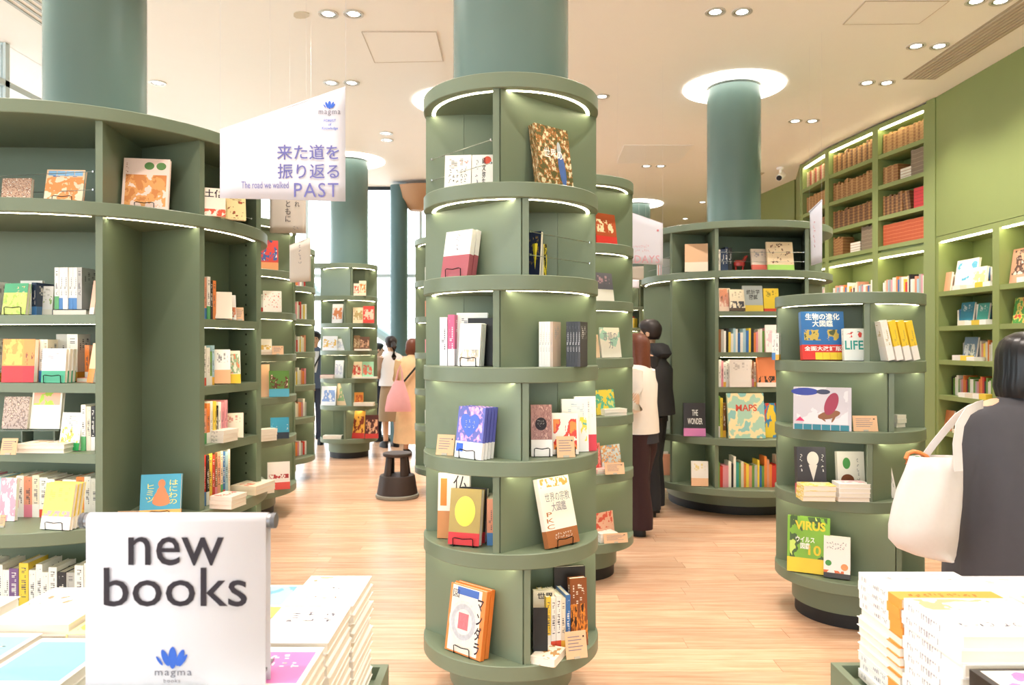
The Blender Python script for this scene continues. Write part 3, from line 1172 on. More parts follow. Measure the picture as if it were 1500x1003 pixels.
# distant rows that nobody can pick apart: one mesh of small boards
class Distant:
    def __init__(self):
        self.mb = MB(); self.cols = []

    def add(self, fr, z, codes, s0=0.0, hr=(0.16, 0.22), dep=0.12, inset=0.03, tw=(0.014, 0.03), seed=1, lim=None):
        rnd = random.Random(seed)
        s = s0
        for ch in codes:
            t = rnd.uniform(*tw); h = rnd.uniform(*hr)
            if ch == ' ':
                s += 0.04
                continue
            if s + t > (fr.L if lim is None else lim):
                break
            a = fr.at(s, inset); b2 = fr.at(s + t, inset); c2 = fr.at(s + t, inset + dep); d2 = fr.at(s, inset + dep)
            self.mb.prism([a, b2, c2, d2], z, z + h)
            c = C(CN[ch][1])
            k = rnd.uniform(0.85, 1.1)
            c = tuple(min(1, v * k) for v in c[:3]) + (1,)
            self.cols += [c] * 6
            s += t + 0.001
        return s

    def block(self, x0, x1, y0, y1, z0, z1, code='c'):
        self.mb.box(x0, x1, y0, y1, z0, z1)
        self.cols += [C(CN[code][1])] * 6

    def build(self, name, label):
        m, nt, b = newmat('distant_jackets')
        at = nt.nodes.new('ShaderNodeVertexColor'); at.layer_name = 'jacket'
        nt.links.new(at.outputs['Color'], b.inputs['Base Color'])
        b.inputs['Roughness'].default_value = 0.5
        o = self.mb.build(name, m)
        ca = o.data.color_attributes.new('jacket', 'FLOAT_COLOR', 'CORNER')
        i = 0
        for p in o.data.polygons:
            for _ in p.loop_indices:
                ca.data[i].color = self.cols[p.index]
                i += 1
        tag(o, label, 'books', kind='stuff')
        return o


FAR = Distant()


def ellipses(o, lst, y=-0.53, name='cover_picture'):
    for i, (cx, cz, rx, rz, ang, m) in enumerate(lst):
        g = MB()
        a = math.radians(ang)
        for k in range(28):
            th = 2 * math.pi * k / 28
            u, v = rx * math.sin(th), rz * math.cos(th)
            g.v.append((cx + u * math.cos(a) - v * math.sin(a), y - 0.004 * i, cz + u * math.sin(a) + v * math.cos(a)))
        g.f = [tuple(range(28))]; g.m = [0]
        g.build(name, m, o)

# ------------------------------------------------------------------ central tower, shelf by shelf from the top
G_CT = 'books on the central tower'
z = LV[1]
front('white paperback with thin red lettering on the top shelf of the central tower', 651, 690, 54, 3.02, z, cover_mat('#f6f2ea', text='#8b8480'), -6, 8, 0.016, G_CT, True,
      [('~5x3', -0.36, 0.36, 0.2, 0.62, INK), ('~2x1', 0.0, 0.4, 0.72, 0.86, mat('red_ink', '#d2543f', 0.7))])
front('white book with large dark characters beside the divider on the central tower\'s top shelf', 691, 722, 52, 2.99, z, cover_mat('#f4f0ea', trows=False), -4, 8, 0.018, G_CT, True,
      [('縄文弥生', -0.02, 0.16, 0.12, 0.92, INK, {'vertical': True, 'bold': 0.012}), ('~1x4', -0.36, -0.16, 0.12, 0.86, GREYINK), ('●', 0.05, 0.42, 0.72, 0.95, mat('red_ink', '#d2543f', 0.7))])
wf = front('large dark photo book of ruins and a waterfall leaning on the central tower\'s top panel', 787, 838, 90, 2.97, z,
      cover_mat('#5c5a34', None, art='#a8703c', art2='#d9d6b4', box=(-1, 2), text=None, seed=3, scale=14.0, dens=0.48), 40, 9, 0.035, G_CT, True,
      [('世界の', -0.3, 0.25, 0.45, 0.62, WHITEINK, {'bold': 0.01})], chord=(CT, -9, 92))
ellipses(wf, [(0.2, 0.3, 0.1, 0.3, 6, mat('fall_blue', '#4a6aa8', 0.5, noise=0.3, nscale=8)), (0.16, 0.62, 0.06, 0.14, 0, mat('fall_pale', '#b9c4cc', 0.5, noise=0.2, nscale=8))], -0.515)
z = LV[2]
front('white book with a dusty red paper band, front copy on the central tower\'s second shelf', 647, 688, 69, 2.98, z, cover_mat('#f7f3ee', '#b05c66', 0.46, trows=False), -40, 10, 0.024, G_CT, True,
      [('~1x4', -0.1, 0.08, 0.54, 0.92, GREYINK)], True, n=2, chord=(CT, 9, -92), flip=True)
fr = Frame((X(776, 3.0), 3.0), (X(815, 3.06), 3.06))
front('navy blue book set deep beside the divider on the central tower\'s second shelf', 773, 791, 70, 3.05, z, cover_mat('#232c4e', None, art='#d8b24a', box=(0.3, 0.9), text=None, seed=4, dens=0.62, scale=14), -30, 6, 0.02, G_CT, True)
for i, (a, c) in enumerate((('#e8d53a', 'yellow book showing its spine'), ('#efe0b0', 'thick book with pale fore-edge outwards'), ('#ecd62f', 'yellow and black jacketed book at the end'))):
    p = fr.at(0.045 + (0.0, 0.021, 0.044)[i], 0.09)
    book(c + ' on the central tower\'s second shelf', (p.x, p.y, z + 0.001), 0.13, 0.147, (0.012, 0.03, 0.014)[i], cover_mat(a, text='#2a2a2a', art='#22241f' if i == 2 else None, box=(-1, 2), seed=i), (0, 0, fr.yaw + (-math.pi / 2 if i == 1 else math.pi / 2)), G_CT, True)
z = LV[3]
fr = Frame((X(641, 3.03), 3.03), (X(720, 2.97), 2.97))
row(fr, z, 'w', 'central tower third shelf', 0, hs=0.2, dep=0.13, tw=(0.032, 0.034), group=G_CT, fixed=cover_mat('#e9edf4', text='#4a4a58'))
row(fr, z, 'm', 'central tower third shelf between white books', 0.036, hs=0.21, dep=0.13, tw=(0.028, 0.03), group=G_CT, fixed=cover_mat('#e0608c', '#f3e9ee', 0.33, text='#f6f0f2'))
front('blue edged white atlas standing tall at the back of the central tower\'s third shelf', 668, 714, 77, 3.06, z, cover_mat('#eceef0', text='#5a6478'), -10, 4, 0.02, G_CT, True)
front('matt black book behind the white copies on the central tower\'s third shelf', 684, 722, 70, 3.02, z, cover_mat('#141416', trows=False), -14, 5, 0.012, G_CT, True)
front('white catalogue, front copy of three on the central tower\'s third shelf', 671, 703, 63, 2.95, z, cover_mat('#f5f4f2', None, art='#d9c4b0', art2='#a9a79f', box=(0.1, 0.38), text=None, seed=2), -20, 9, 0.014, G_CT, True, (), True, n=3)
for (px, nm, base, tx, cov) in ((789, 'white', '#f3f2ef', '#9aa0a8', '#cbb6a5'), (829, 'charcoal', '#2a2b30', '#e8e8ea', '#3b3a3c')):
    fr = Frame((X(px, 2.93), 2.93), (X(px, 2.93) + 0.1 * math.cos(-0.40), 2.93 + 0.1 * math.sin(-0.40)))
    for k in range(5):
        p = fr.at(0.006 + 0.0118 * k, 0.05)
        book('%s slim volume, %s of the matching set of five on the central tower' % (nm, ORD[k]), (p.x, p.y, z + 0.0005), 0.095, 0.178, 0.0114,
             cover_mat(base if k < 4 else cov, text=tx), (0, 0, fr.yaw + math.pi / 2), 'five-volume sets on the central tower', True)
z = LV[4]
o = front('blue and violet patterned novel with white band, front copy on the central tower', 666, 707, 75, 2.95, z,
      cover_mat('#5d62b8', '#f3f2f4', 0.32, art='#b98fd0', art2='#e9b9c9', box=(0.33, 2), text=None, seed=6, scale=9, dens=0.5), -40, 8, 0.015, G_CT, True,
      [('♥', -0.38, 0.32, 0.4, 0.86, mat('heart_blue', '#4f6fd0', 0.6)), ('~3x2', -0.22, 0.18, 0.56, 0.76, WHITEINK), ('■', -0.46, -0.2, 0.12, 0.28, BLUEINK)], True, n=4, chord=(CT, 9, -92), flip=True)
card(637, 665, 30, 2.99, z, 'kraft card beside the blue and violet novels on the central tower', -20)
front('dull pink folktale book with white band beside the divider on the central tower', 778, 809, 75, 2.95, z,
      cover_mat('#a9776f', '#f2efec', 0.32, art='#8f5f5a', art2='#c79a8d', box=(0.33, 2), text=None, seed=8, scale=12), 4, 8, 0.02, G_CT, True,
      [('●', -0.3, 0.25, 0.5, 0.75, INK), ('~4x3', -0.2, 0.15, 0.56, 0.7, WHITEINK)], True)
front('white book with a red and orange cat picture on the central tower', 808, 847, 60, 3.0, z, cover_mat('#f4efe8', None, art='#d8402f', art2='#f08a3a', box=(0.12, 0.85), text=None, seed=1, dens=0.45, scale=3), 6, 8, 0.03, G_CT, True, (), True)
front('white picture book with yellow and teal spots behind the cat book', 823, 862, 77, 3.08, z, cover_mat('#f3f3f1', None, art='#f2dc4a', art2='#5ab9b0', box=(0.2, 0.65), text='#b8c4d6', seed=5, dens=0.56), 8, 5, 0.02, G_CT, True)
front('tall white book at the outer edge behind the cat book on the central tower', 842, 874, 80, 3.1, z, cover_mat('#f6f5f2', '#d8475a', 0.3, text='#b9b9c4'), 14, 4, 0.012, G_CT, True)
card(816, 843, 31, 2.93, z, 'kraft card standing before the cat book on the central tower', 10)
z = LV[5]
front('tall white and orange Buddhist art book behind the gold one', 641, 688, 94, 3.06, z, cover_mat('#f0e9e0', '#c98d5a', 0.42, trows=False, art='#2f2a28', box=(0.0, 0.4), seed=3, dens=0.58), -8, 5, 0.025, G_CT, True,
      [('仏', -0.02, 0.44, 0.72, 0.97, INK), ('■', -0.42, -0.22, 0.5, 0.92, mat('orange_ink', '#e38a3c', 0.6))])
o = front('olive gold book with a big shiny gold circle and red band on the central tower', 658, 704, 80, 2.95, z, cover_mat('#a99350', '#c92b30', 0.22, trows=False), -16, 10, 0.042, G_CT, True, (), True)
mbg = MB()
mbg.v = [(0.0 + 0.33 * math.sin(2 * math.pi * k / 40), -0.515, 0.6 + 0.27 * math.cos(2 * math.pi * k / 40)) for k in range(40)]
mbg.f = [tuple(range(40))]; mbg.m = [0]
mbg.build('gold_disc', mat('gold_foil', '#c9b24a', 0.25, 0.9), o)
front('thick black boxed book leaning behind the gold circle book', 672, 712, 78, 3.0, z, cover_mat('#1b1a1c', '#b0262c', 0.2, trows=False), -16, 8, 0.03, G_CT, True)
fr = Frame((X(713, 2.93), 2.93), (X(728, 2.93), 2.93))
row(fr, z, 'a', 'beside the divider on the central tower\'s fifth shelf', 0, hs=0.185, dep=0.13, tw=(0.026, 0.028), group=G_CT)
front('white world religions picture book with brown band leaning on the central tower', 800, 848, 98, 2.94, z, cover_mat('#f3eee6', '#a5683f', 0.24, art='#d79a52', box=(0.86, 0.99), text=None, seed=2, dens=0.5, scale=8), 40, 15, 0.026, G_CT, True,
      [('世界の宗教\n大図鑑', -0.36, 0.42, 0.5, 0.78, GREYINK), ('PKC', -0.44, -0.2, 0.26, 0.5, mat('rust_ink', '#b06a36', 0.7), {'vertical': True}), ('~7x2', -0.25, 0.3, 0.1, 0.2, WHITEINK)], True, chord=(CT, -9, 92))
z = LV[6]
o = front('orange and white mandala book, front copy at the foot of the central tower', 652, 707, 96, 2.93, z,
      cover_mat('#e8833a', None, trows=False), -40, 9, 0.022, G_CT, True,
      [('マンダラ', 0.27, 0.45, 0.06, 0.86, INK, {'vertical': True, 'bold': 0.02}), ('図', -0.42, -0.24, 0.8, 0.92, INK)], True, n=2, chord=(CT, 9, -92), flip=True)
MB().box(-0.44, 0.38, -0.508, -0.5, 0.02, 0.985).build('cover_panel', mat('mandala_paper', '#efe4d8', 0.5, noise=0.08, nscale=6), o)
for (r0, r1, c) in ((0.0, 0.40, '#d9d6d4'), (0.0, 0.34, '#b9bcc4'), (0.0, 0.24, '#e6dfd8')):
    g = MB()
    g.v = [(-0.06 + r1 * math.sin(2 * math.pi * k / 36), -0.516 - 0.008 * (0.4 - r1) * 10, 0.47 + r1 * 0.78 * math.cos(2 * math.pi * k / 36)) for k in range(36)]
    g.f = [tuple(range(36))]; g.m = [0]
    g.build('mandala_ring', mat('mandala' + c, c, 0.5, noise=0.25, nscale=22), o)
g = MB().box(-0.2, 0.08, -0.548, -0.54, 0.36, 0.60)
g.build('mandala_square', mat('mandala_red', '#d8707a', 0.5, noise=0.35, nscale=18), o)
g = MB().box(-0.3, 0.3, -0.53, -0.52, 0.86, 0.97)
g.build('mandala_sky', mat('mandala_blue', '#3f66b8', 0.5), o)
front('large cream hardback lettered with world at the foot of the central tower', 781, 812, 86, 2.98, z, cover_mat('#e9dfcc', trows=False), 4, 4, 0.03, G_CT, True, [('世界', -0.3, 0.45, 0.86, 0.97, INK, {'bold': 0.02})])
be = empty('bookend', (X(792, 2.9), 2.9, z))
tag(be, 'black metal bookend at the foot of the central tower beside white spines', 'bookend')
MB().box(-0.03, 0.028, -0.002, 0.002, 0, 0.2).build('upright', BLACK, be)
MB().box(-0.03, 0.028, -0.002, 0.09, 0, 0.002).build('base', BLACK, be)
fr = Frame((X(803, 2.93), 2.93), (X(842, 2.96), 2.96))
row(fr, z, 'ywwcb', 'beside the bookend at the central tower foot', 0, hr=(0.21, 0.225), dep=0.13, tw=(0.017, 0.022), group=G_CT, seed=5)
front('tall brown and orange art book at the foot of the central tower', 835, 860, 97, 3.03, z, cover_mat('#8a4f2c', None, art='#e08a35', art2='#3a2219', box=(0.02, 0.62), text='#f0e6d8', seed=4), 16, 4, 0.03, G_CT, True)
front('black backed tall book at the outer edge of the central tower\'s lowest shelf', 812, 858, 104, 3.1, z, cover_mat('#221e1e', '#e8e2d6', 0.1, trows=False), 10, 3, 0.02, G_CT, True)
card(829, 862, 38, 2.9, z, 'kraft card leaning before the brown art book on the central tower', 16)
fr = Frame((X(782, 2.86), 2.86), (X(836, 2.9), 2.9))
flat(fr, 0.065, 0.02, z, 1, 0.1, 0.13, 0.03, cover_mat('#f1ebdd', None, art='#b98a4a', box=(-1, 2), text=None, seed=2, dens=0.58), 'thick white book lying flat at the foot of the central tower', yaw=-38, group=G_CT, detail=True)

# ------------------------------------------------------------------ wide bookcase by the glazed wall
G_LU = 'books on the wide bookcase by the glazed wall'
W_LU = 'on the pin-holed bookcase'
z = 2.12
front('small brown mottled book behind the wires on top of the wide bookcase', 3, 46, 38, 3.3, z, cover_mat('#c9a58c', None, art='#8d5f4c', art2='#efe0cf', box=(-1, 2), text=None, seed=3, scale=16), 0, 6, 0.018, G_LU, True)
front('orange book with blue top edge behind the wires on the wide bookcase', 66, 120, 52, 3.3, z, cover_mat('#f3cfa9', None, art='#ea9a5c', art2='#f7ddc0', box=(0.0, 0.78), text='#3f74b5', seed=1, scale=2.5, dens=0.46), 4, 12, 0.018, G_LU, True,
      [('■■■■', -0.45, 0.45, 0.82, 0.96, mat('sky_ink', '#8fc2ea', 0.6), {'bold': 0.06})], True)
front('large pink and orange picture map book standing alone in the top notch', 181, 244, 78, 3.45, z, cover_mat('#f6dcd0', None, art='#eaa765', art2='#d98a4c', box=(0.06, 0.68), text=None, seed=2, scale=4, dens=0.44), 10, 10, 0.02, G_LU, True,
      [('~1x8', -0.45, -0.38, 0.35, 0.92, mat('rust_ink', '#b06a36', 0.7)), ('●●', -0.05, 0.42, 0.78, 0.93, mat('leaf_ink', '#5e8a4e', 0.7))], True)
front('cream book about clay figures with bold dark characters on the wide bookcase', 297, 328, 42, 3.62, z, cover_mat('#f1e4d2', None, art='#d8583a', box=(0.0, 0.25), text=None, seed=5), 22, 8, 0.018, G_LU, True, [('土偶', -0.35, 0.42, 0.66, 0.95, INK, {'bold': 0.02})])
front('yellow cream book with brown figures next to the clay figure book', 327, 357, 38, 3.72, z, cover_mat('#f0dca2', None, art='#8a4f2c', art2='#c94a32', box=(0.05, 0.75), text='#6a4a34', seed=7, dens=0.58, scale=7), 30, 8, 0.018, G_LU, True)
# first inner shelf
fr = Frame((X(-60, 3.36), 3.36), (X(139, 3.34), 3.34))
z = LZ[0]
s_ = lambda px: (X(px, 3.35) - fr.a.x)
front('green book with a round tree picture on the wide bookcase\'s first inner shelf', 3, 41, 46, 3.34, z, cover_mat('#4fae7c', None, art='#b7d45a', art2='#cfe07a', box=(0.0, 0.7), text=None, seed=1, dens=0.35), -8, 8, 0.02, G_LU, True, [('~2x3', 0.0, 0.42, 0.55, 0.92, mat('peach_ink', '#f3d5a2', 0.6))], True)
row(fr, z, 'd', 'next to the green tree book', s_(41), hs=0.15, dep=0.12, tw=(0.022, 0.024), group=G_LU)
row(fr, z, 'wsw', 'second from the green tree book', s_(-50), hr=(0.14, 0.16), dep=0.12, tw=(0.03, 0.04), group=G_LU)
front('pale book with a small green leaf on the wide bookcase', 51, 78, 43, 3.42, z, cover_mat('#ecebe8', '#e8e4d4', 0.2, art='#8fae62', box=(0.35, 0.65), text='#a9a7a5', seed=3, dens=0.56), 0, 5, 0.018, G_LU, True)
front('white book standing behind the green tree book', 30, 62, 52, 3.5, z, cover_mat('#f1efea'), 0, 3, 0.018, G_LU)
zz = z + 0.03
flat(fr, s_(100), 0.09, z, 1, 0.16, 0.15, 0.026, cover_mat('#23262c', None, trows=False), 'dark books lying under the white matching volumes', group=G_LU)
row(fr, z + 0.028, 'wwwwws', 'in the tall white set on top of dark books', s_(76), hs=0.19, dep=0.14, tw=(0.018, 0.024), group=G_LU, seed=4)
front('salmon book leaning against the divider on the first inner shelf', 131, 141, 50, 3.3, z, cover_mat('#eba98a', '#f3d8c4', 0.2, trows=False), -30, 8, 0.014, G_LU, True)
# second inner shelf
z = LZ[1]
row(fr, z, 'ww', 'outer end of the second inner shelf', s_(-52), hs=0.2, dep=0.13, tw=(0.04, 0.045), group=G_LU)
front('orange novel with bright red band facing out on the second inner shelf', 5, 36, 63, 3.34, z, cover_mat('#f0a254', '#e0363a', 0.38, art='#f4c46a', box=(0.4, 1.0), text='#7a4a2a', seed=2), 0, 4, 0.03, G_LU, True)
front('second orange novel with red band on the second inner shelf', 36, 52, 63, 3.34, z, cover_mat('#ee9a55', '#d9303a', 0.38, art='#7a4a33', box=(0.4, 0.7), text=None, seed=6, dens=0.58), 0, 4, 0.03, G_LU, True)
row(fr, z, 'wc', 'between the orange and the green banded novels', s_(52), hs=0.195, dep=0.13, tw=(0.02, 0.024), group=G_LU)
row(fr, z, 'sw', 'tall pair behind the green banded novels', s_(63), hs=0.22, dep=0.1, inset=0.09, tw=(0.05, 0.06), group=G_LU)
front('white novel with green band, front copy on the second inner shelf', 61, 98, 50, 3.3, z, cover_mat('#fbfaf8', '#45a883', 0.35, text='#d8a8b0'), -6, 5, 0.02, G_LU, True, (), True, n=3)
flat(fr, s_(121), 0.1, z, 1, 0.09, 0.13, 0.02, cover_mat('#ea7a4a'), 'orange book lying behind the leaning orange one', group=G_LU)
row(fr, z, 'ona', 'behind the leaning orange book', s_(111), hr=(0.15, 0.17), dep=0.11, inset=0.07, tw=(0.02, 0.024), group=G_LU, seed=8)
front('pale orange book leaning against the divider on the second inner shelf', 127, 140, 58, 3.3, z, cover_mat('#f2c19c', '#f08a3c', 0.35, trows=False), -28, 10, 0.014, G_LU, True)
# third inner shelf
z = LZ[2]
bl = empty('display_ledge', (X(40, 3.44), 3.44, z))
tag(bl, 'clear acrylic riser lifting two picture books on the third inner shelf', 'riser')
MB().box(-0.2, 0.17, -0.04, 0.04, 0.085, 0.09).build('ledge', mat('acrylic', '#6a766c', 0.1), bl)
for xx in (-0.18, 0.0, 0.15):
    MB().box(xx - .003, xx + .003, -0.04, 0.04, 0, 0.085).build('support', mat('acrylic', '#6a766c', 0.1), bl)
front('grey brown carved stone picture book on the acrylic riser', 3, 43, 47, 3.42, z + 0.091, cover_mat('#b5a29a', None, art='#7d6a66', art2='#d9b9a8', box=(-1, 2), text=None, seed=6, scale=10), -6, 8, 0.02, G_LU, True)
front('white green and pink festival book on the acrylic riser', 44, 90, 58, 3.42, z + 0.091, cover_mat('#eeece8', None, art='#a9cf3a', art2='#f0b09a', box=(0.6, 1.0), text='#9a9a98', seed=2, scale=2.2, dens=0.4), -4, 8, 0.02, G_LU, True)
front('white nature book with green band beside the white spines on the third inner shelf', 86, 118, 55, 3.36, z, cover_mat('#f1eee6', '#2f9e58', 0.2, art='#c9d05a', art2='#8a6a52', box=(0.2, 0.62), text='#9aa0a4', seed=9), -8, 10, 0.018, G_LU, True)
row(fr, z, 'wckw', 'against the divider on the third inner shelf', s_(116), hr=(0.185, 0.21), dep=0.13, tw=(0.018, 0.022), group=G_LU, seed=2)
flat(fr, s_(72), 0.02, z, 2, 0.22, 0.15, 0.02, cover_mat('#f3ede2', None, art='#eac0a0', box=(0.2, 0.8), text=None, seed=1), 'white book lying flat before the acrylic riser', group=G_LU)
card(0, 23, 24, 3.24, z, 'kraft card on the third inner shelf of the wide bookcase')
# ring shelf
z = 0.693
fr2 = Frame((X(-60, 3.42), 3.42), (X(142, 3.4), 3.4))
t_ = lambda px: (X(px, 3.41) - fr2.a.x)
row(fr2, z, 'wpwlywwacwwnwwoww', 'upright on the broad lower ring', t_(-50), hr=(0.17, 0.2), dep=0.14, tw=(0.026, 0.04), group=G_LU, seed=6)
front('white picture book with pink blossoms on the broad lower ring', 0, 24, 62, 3.36, z, cover_mat('#f1edf0', None, art='#eaa3b8', box=(-1, 2), text=None, seed=4, scale=3, dens=0.52), -4, 5, 0.02, G_LU, True)
front('yellow town map book with white band, front copy on the broad lower ring', 58, 106, 66, 3.2, z, cover_mat('#f6d967', '#fbf9f5', 0.28, art='#cfa3a8', box=(0.28, 0.4), text='#e8c04a', seed=1, dens=0.46), -10, 11, 0.018, G_LU, True, (), True, n=3)
card(-2, 6, 18, 3.24, z, 'kraft card at the edge of the broad lower ring')
hani = front('turquoise clay figure book with yellow lettering behind the new books sign', 208, 262, 62, 3.42, z, cover_mat('#3f9fc0', '#eeb45c', 0.18, trows=False, art='#d98a5a', box=(0.2, 0.85), text=None, seed=11, dens=0.6, scale=3), 12, 10, 0.03, G_LU, True,
      [('はにわの', 0.2, 0.42, 0.3, 0.86, mat('lemon_ink', '#f0e36a', 0.6), {'vertical': True}), ('ヒミツ', -0.36, -0.16, 0.36, 0.78, mat('lemon_ink', '#f0e36a', 0.6), {'vertical': True})], True)
card(167, 205, 10, 3.42, z, 'kraft card in the notch beside the turquoise clay figure book', 6)
HAN = mat('clay_ink', '#d98a5f', 0.6)
ellipses(hani, [(0.02, 0.36, 0.22, 0.1, 0, HAN), (0.02, 0.52, 0.13, 0.2, 0, HAN), (0.02, 0.78, 0.09, 0.1, 0, HAN), (-0.1, 0.5, 0.05, 0.14, -30, HAN), (0.14, 0.5, 0.05, 0.14, 30, HAN)])
hw = MB()
for k, (zc, rx, rz) in enumerate(((0.74, 0.1, 0.1), (0.56, 0.17, 0.14), (0.36, 0.2, 0.16))):
    n0 = len(hw.v)
    hw.v += [(0.02 + rx * math.sin(2 * math.pi * j / 20), -0.53, zc + rz * math.cos(2 * math.pi * j / 20)) for j in range(20)]
    hw.f.append(tuple(range(n0, n0 + 20))); hw.m.append(0)
# base shelf behind the table
z = 0.264
fr3 = Frame((X(-60, 3.36), 3.36), (X(142, 3.34), 3.34))
row(fr3, z, 'cwwwwwvywwwwkswwww', 'on the lowest ring behind the table books', 0, hr=(0.19, 0.24), dep=0.15, tw=(0.03, 0.045), group=G_LU, seed=9)
# side bay with pin holes
G_SB = 'books in the pin-holed side bay'
fs = Frame((X(297, 3.63), 3.63), (X(372, 4.08), 4.08))
zs_ = [(RZ[0], 'awko', 0.2, 'top shelf of the pin-holed side bay'), (RZ[1], 'wwgl', 0.19, 'second shelf of the pin-holed side bay'),
       (RZ[2], 'aowykwpp', 0.19, 'third shelf of the pin-holed side bay'), (0.693, 'wrkyrnacblc', 0.26, 'bottom of the pin-holed side bay')]
for i, (z, cs, h, wh) in enumerate(zs_):
    row(fs, z, cs, 'on the ' + wh, 0.0 if i > 2 else 0.03, hr=(h - 0.02, h + 0.02), dep=0.13, inset=0.012, tw=(0.018, 0.028), group=G_SB, seed=20 + i)
front('cream novel leaning in the top of the pin-holed side bay', 314, 338, 40, 3.78, RZ[0], cover_mat('#f0e4d2', text=None), 24, 14, 0.03, G_SB, True)
front('white book with small orange picture leaning in the pin-holed side bay', 334, 345, 37, 3.86, RZ[0], cover_mat('#f4efe8', None, art='#d9825a', box=(0.1, 0.5), text=None, seed=2), 28, 14, 0.016, G_SB, True)
card(346, 357, 20, 3.9, RZ[0], 'kraft card on the top shelf of the pin-holed side bay', 28)
front('white novel with kraft band leaning in the pin-holed side bay', 316, 336, 50, 3.78, RZ[1], cover_mat('#f6f3ee', '#eab68a', 0.4), 24, 12, 0.03, G_SB, True)
front('cream flower cover book with yellow band in the pin-holed side bay', 334, 351, 48, 3.84, RZ[1], cover_mat('#f2e6d0', '#ecc83a', 0.28, art='#8fb08a', art2='#e0805a', box=(0.3, 0.9), text=None, seed=5), 26, 12, 0.018, G_SB, True)
front('cream paperback with a red stripe leaning over the flat pile in the side bay', 330, 355, 36, 3.9, RZ[2], cover_mat('#f1e3d0', None, text='#c94a3a'), 20, 14, 0.016, G_SB, True)
flat(fs, 0.16, 0.0, RZ[2], 3, 0.13, 0.1, 0.02, cover_mat('#f1eae0'), 'cream book in the flat pile of the side bay', group=G_SB)
flat(fs, 0.42, -0.02, 0.693, 2, 0.2, 0.15, 0.024, cover_mat('#f5e6d0', None, art='#e0603f', box=(0.3, 0.8), text=None, seed=4, dens=0.56), 'cream illustrated book lying on the ring rim of the side bay', group=G_SB)
flat(fs, 0.06, -0.1, 0.693, 3, 0.13, 0.12, 0.02, cover_mat('#f3e4d8', None, art='#d8605a', box=(0.4, 0.9), text=None, seed=3), 'white book in the small pile beside the clay figure book', group=G_SB)

# ------------------------------------------------------------------ short tower
G = 'books on the short tower'
z = LV[3]
front('blue evolution picture book with white title and red band on the short tower', 1175, 1236, 71, 3.95, z, cover_mat('#2f6fb3', '#d5362f', 0.31, art='#c9b057', art2='#4f5a3a', box=(0.4, 0.62), text=None, seed=4, dens=0.52, scale=5), -4, 8, 0.04, G, True,
      [('生物の進化\n大図鑑', -0.4, 0.4, 0.68, 0.96, WHITEINK, {'bold': 0.02}), ('全面大改訂版', -0.45, 0.42, 0.18, 0.28, WHITEINK, {'bold': 0.02}), ('■■■■', -0.2, 0.48, 0.0, 0.15, mat('yellow_ink', '#f2d23c', 0.6), {'bold': 0.08})])
front('white book lettered LIFE in teal beside the divider on the short tower', 1236, 1265, 47, 3.86, z, cover_mat('#eef1ee', None, art='#d8504a', box=(0.72, 0.88), text='#8a9a98', seed=2, dens=0.55), -4, 6, 0.03, G, True,
      [('LIFE', -0.45, 0.45, 0.34, 0.62, mat('teal_ink', '#2f9f96', 0.6), {'bold': 0.02})])
for k in range(4):
    tl = math.radians(-13)
    Yk = rim(1.88, 4.14, 0.335, 1296 + 12.2 * k)[1]
    book('white and yellow jacketed book leaning, %s of four on the short tower' % ORD[k], (X(1296 + 12.2 * k, Yk), Yk + 0.0, z + 0.008), 0.12, 0.205, 0.036,
         cover_mat('#f3cf3f' if k else '#f4f0e6', '#f5f2ee', 0.36, text='#b9a25a'), (tl, 0, math.radians(90 + 6)), 'four leaning yellow jackets on the short tower', True)
fr = Frame((X(1130, 4.12), 4.12), (X(1143, 4.1), 4.1))
row(fr, z, 'ww', 'at the outer edge of the short tower top shelf', 0, hs=0.15, dep=0.1, tw=(0.018, 0.02), group=G)
z = LV[4]
mole = front('wide photo book of a mole cricket on tarmac, front copy on the short tower', 1168, 1240, 62, 3.86, z, cover_mat('#c9c4cc', None, art='#ddd9de', box=(0.14, 1.0), text=None, seed=8, scale=2.2, dens=0.5), -24, 8, 0.011, G, True,
      [('▲', -0.46, -0.3, 0.2, 0.3, mat('rose_ink', '#d0356a', 0.6)), ('■■■■■■', -0.48, 0.46, 0.0, 0.13, mat('sea_ink', '#2f7f92', 0.5), {'bold': 0.06})], False, n=4, chord=(RT, 33, -92))
ellipses(mole, [(-0.3, 0.9, 0.24, 0.09, 0, mat('car_ink', '#2f3f9a', 0.4)), (0.02, 0.9, 0.12, 0.06, 0, mat('car_dark', '#3a3f5a', 0.4)), (0.12, 0.36, 0.2, 0.09, 20, mat('bug_ink', '#8a5a3a', 0.5)), (0.16, 0.62, 0.11, 0.27, -14, mat('wing_ink', '#9c3550', 0.5)), (0.0, 0.28, 0.02, 0.1, 40, mat('bug_ink', '#8a5a3a', 0.5)), (0.2, 0.28, 0.02, 0.1, -20, mat('bug_ink', '#8a5a3a', 0.5))])
card(1251, 1286, 23, 3.8, z, 'kraft card beside the mole cricket photo books', -4)
fr = Frame((X(1306, 3.98), 3.98), (X(1350, 4.06), 4.06))
row(fr, z, 'c', 'standing beside the white pile on the short tower', 0, hs=0.21, dep=0.08, tw=(0.014, 0.016), group=G)
flat(fr, 0.09, 0.04, z, 3, 0.13, 0.1, 0.022, cover_mat('#f6f3ee'), 'white book in the pile on the short tower\'s outer bay', group=G)
z = LV[5]
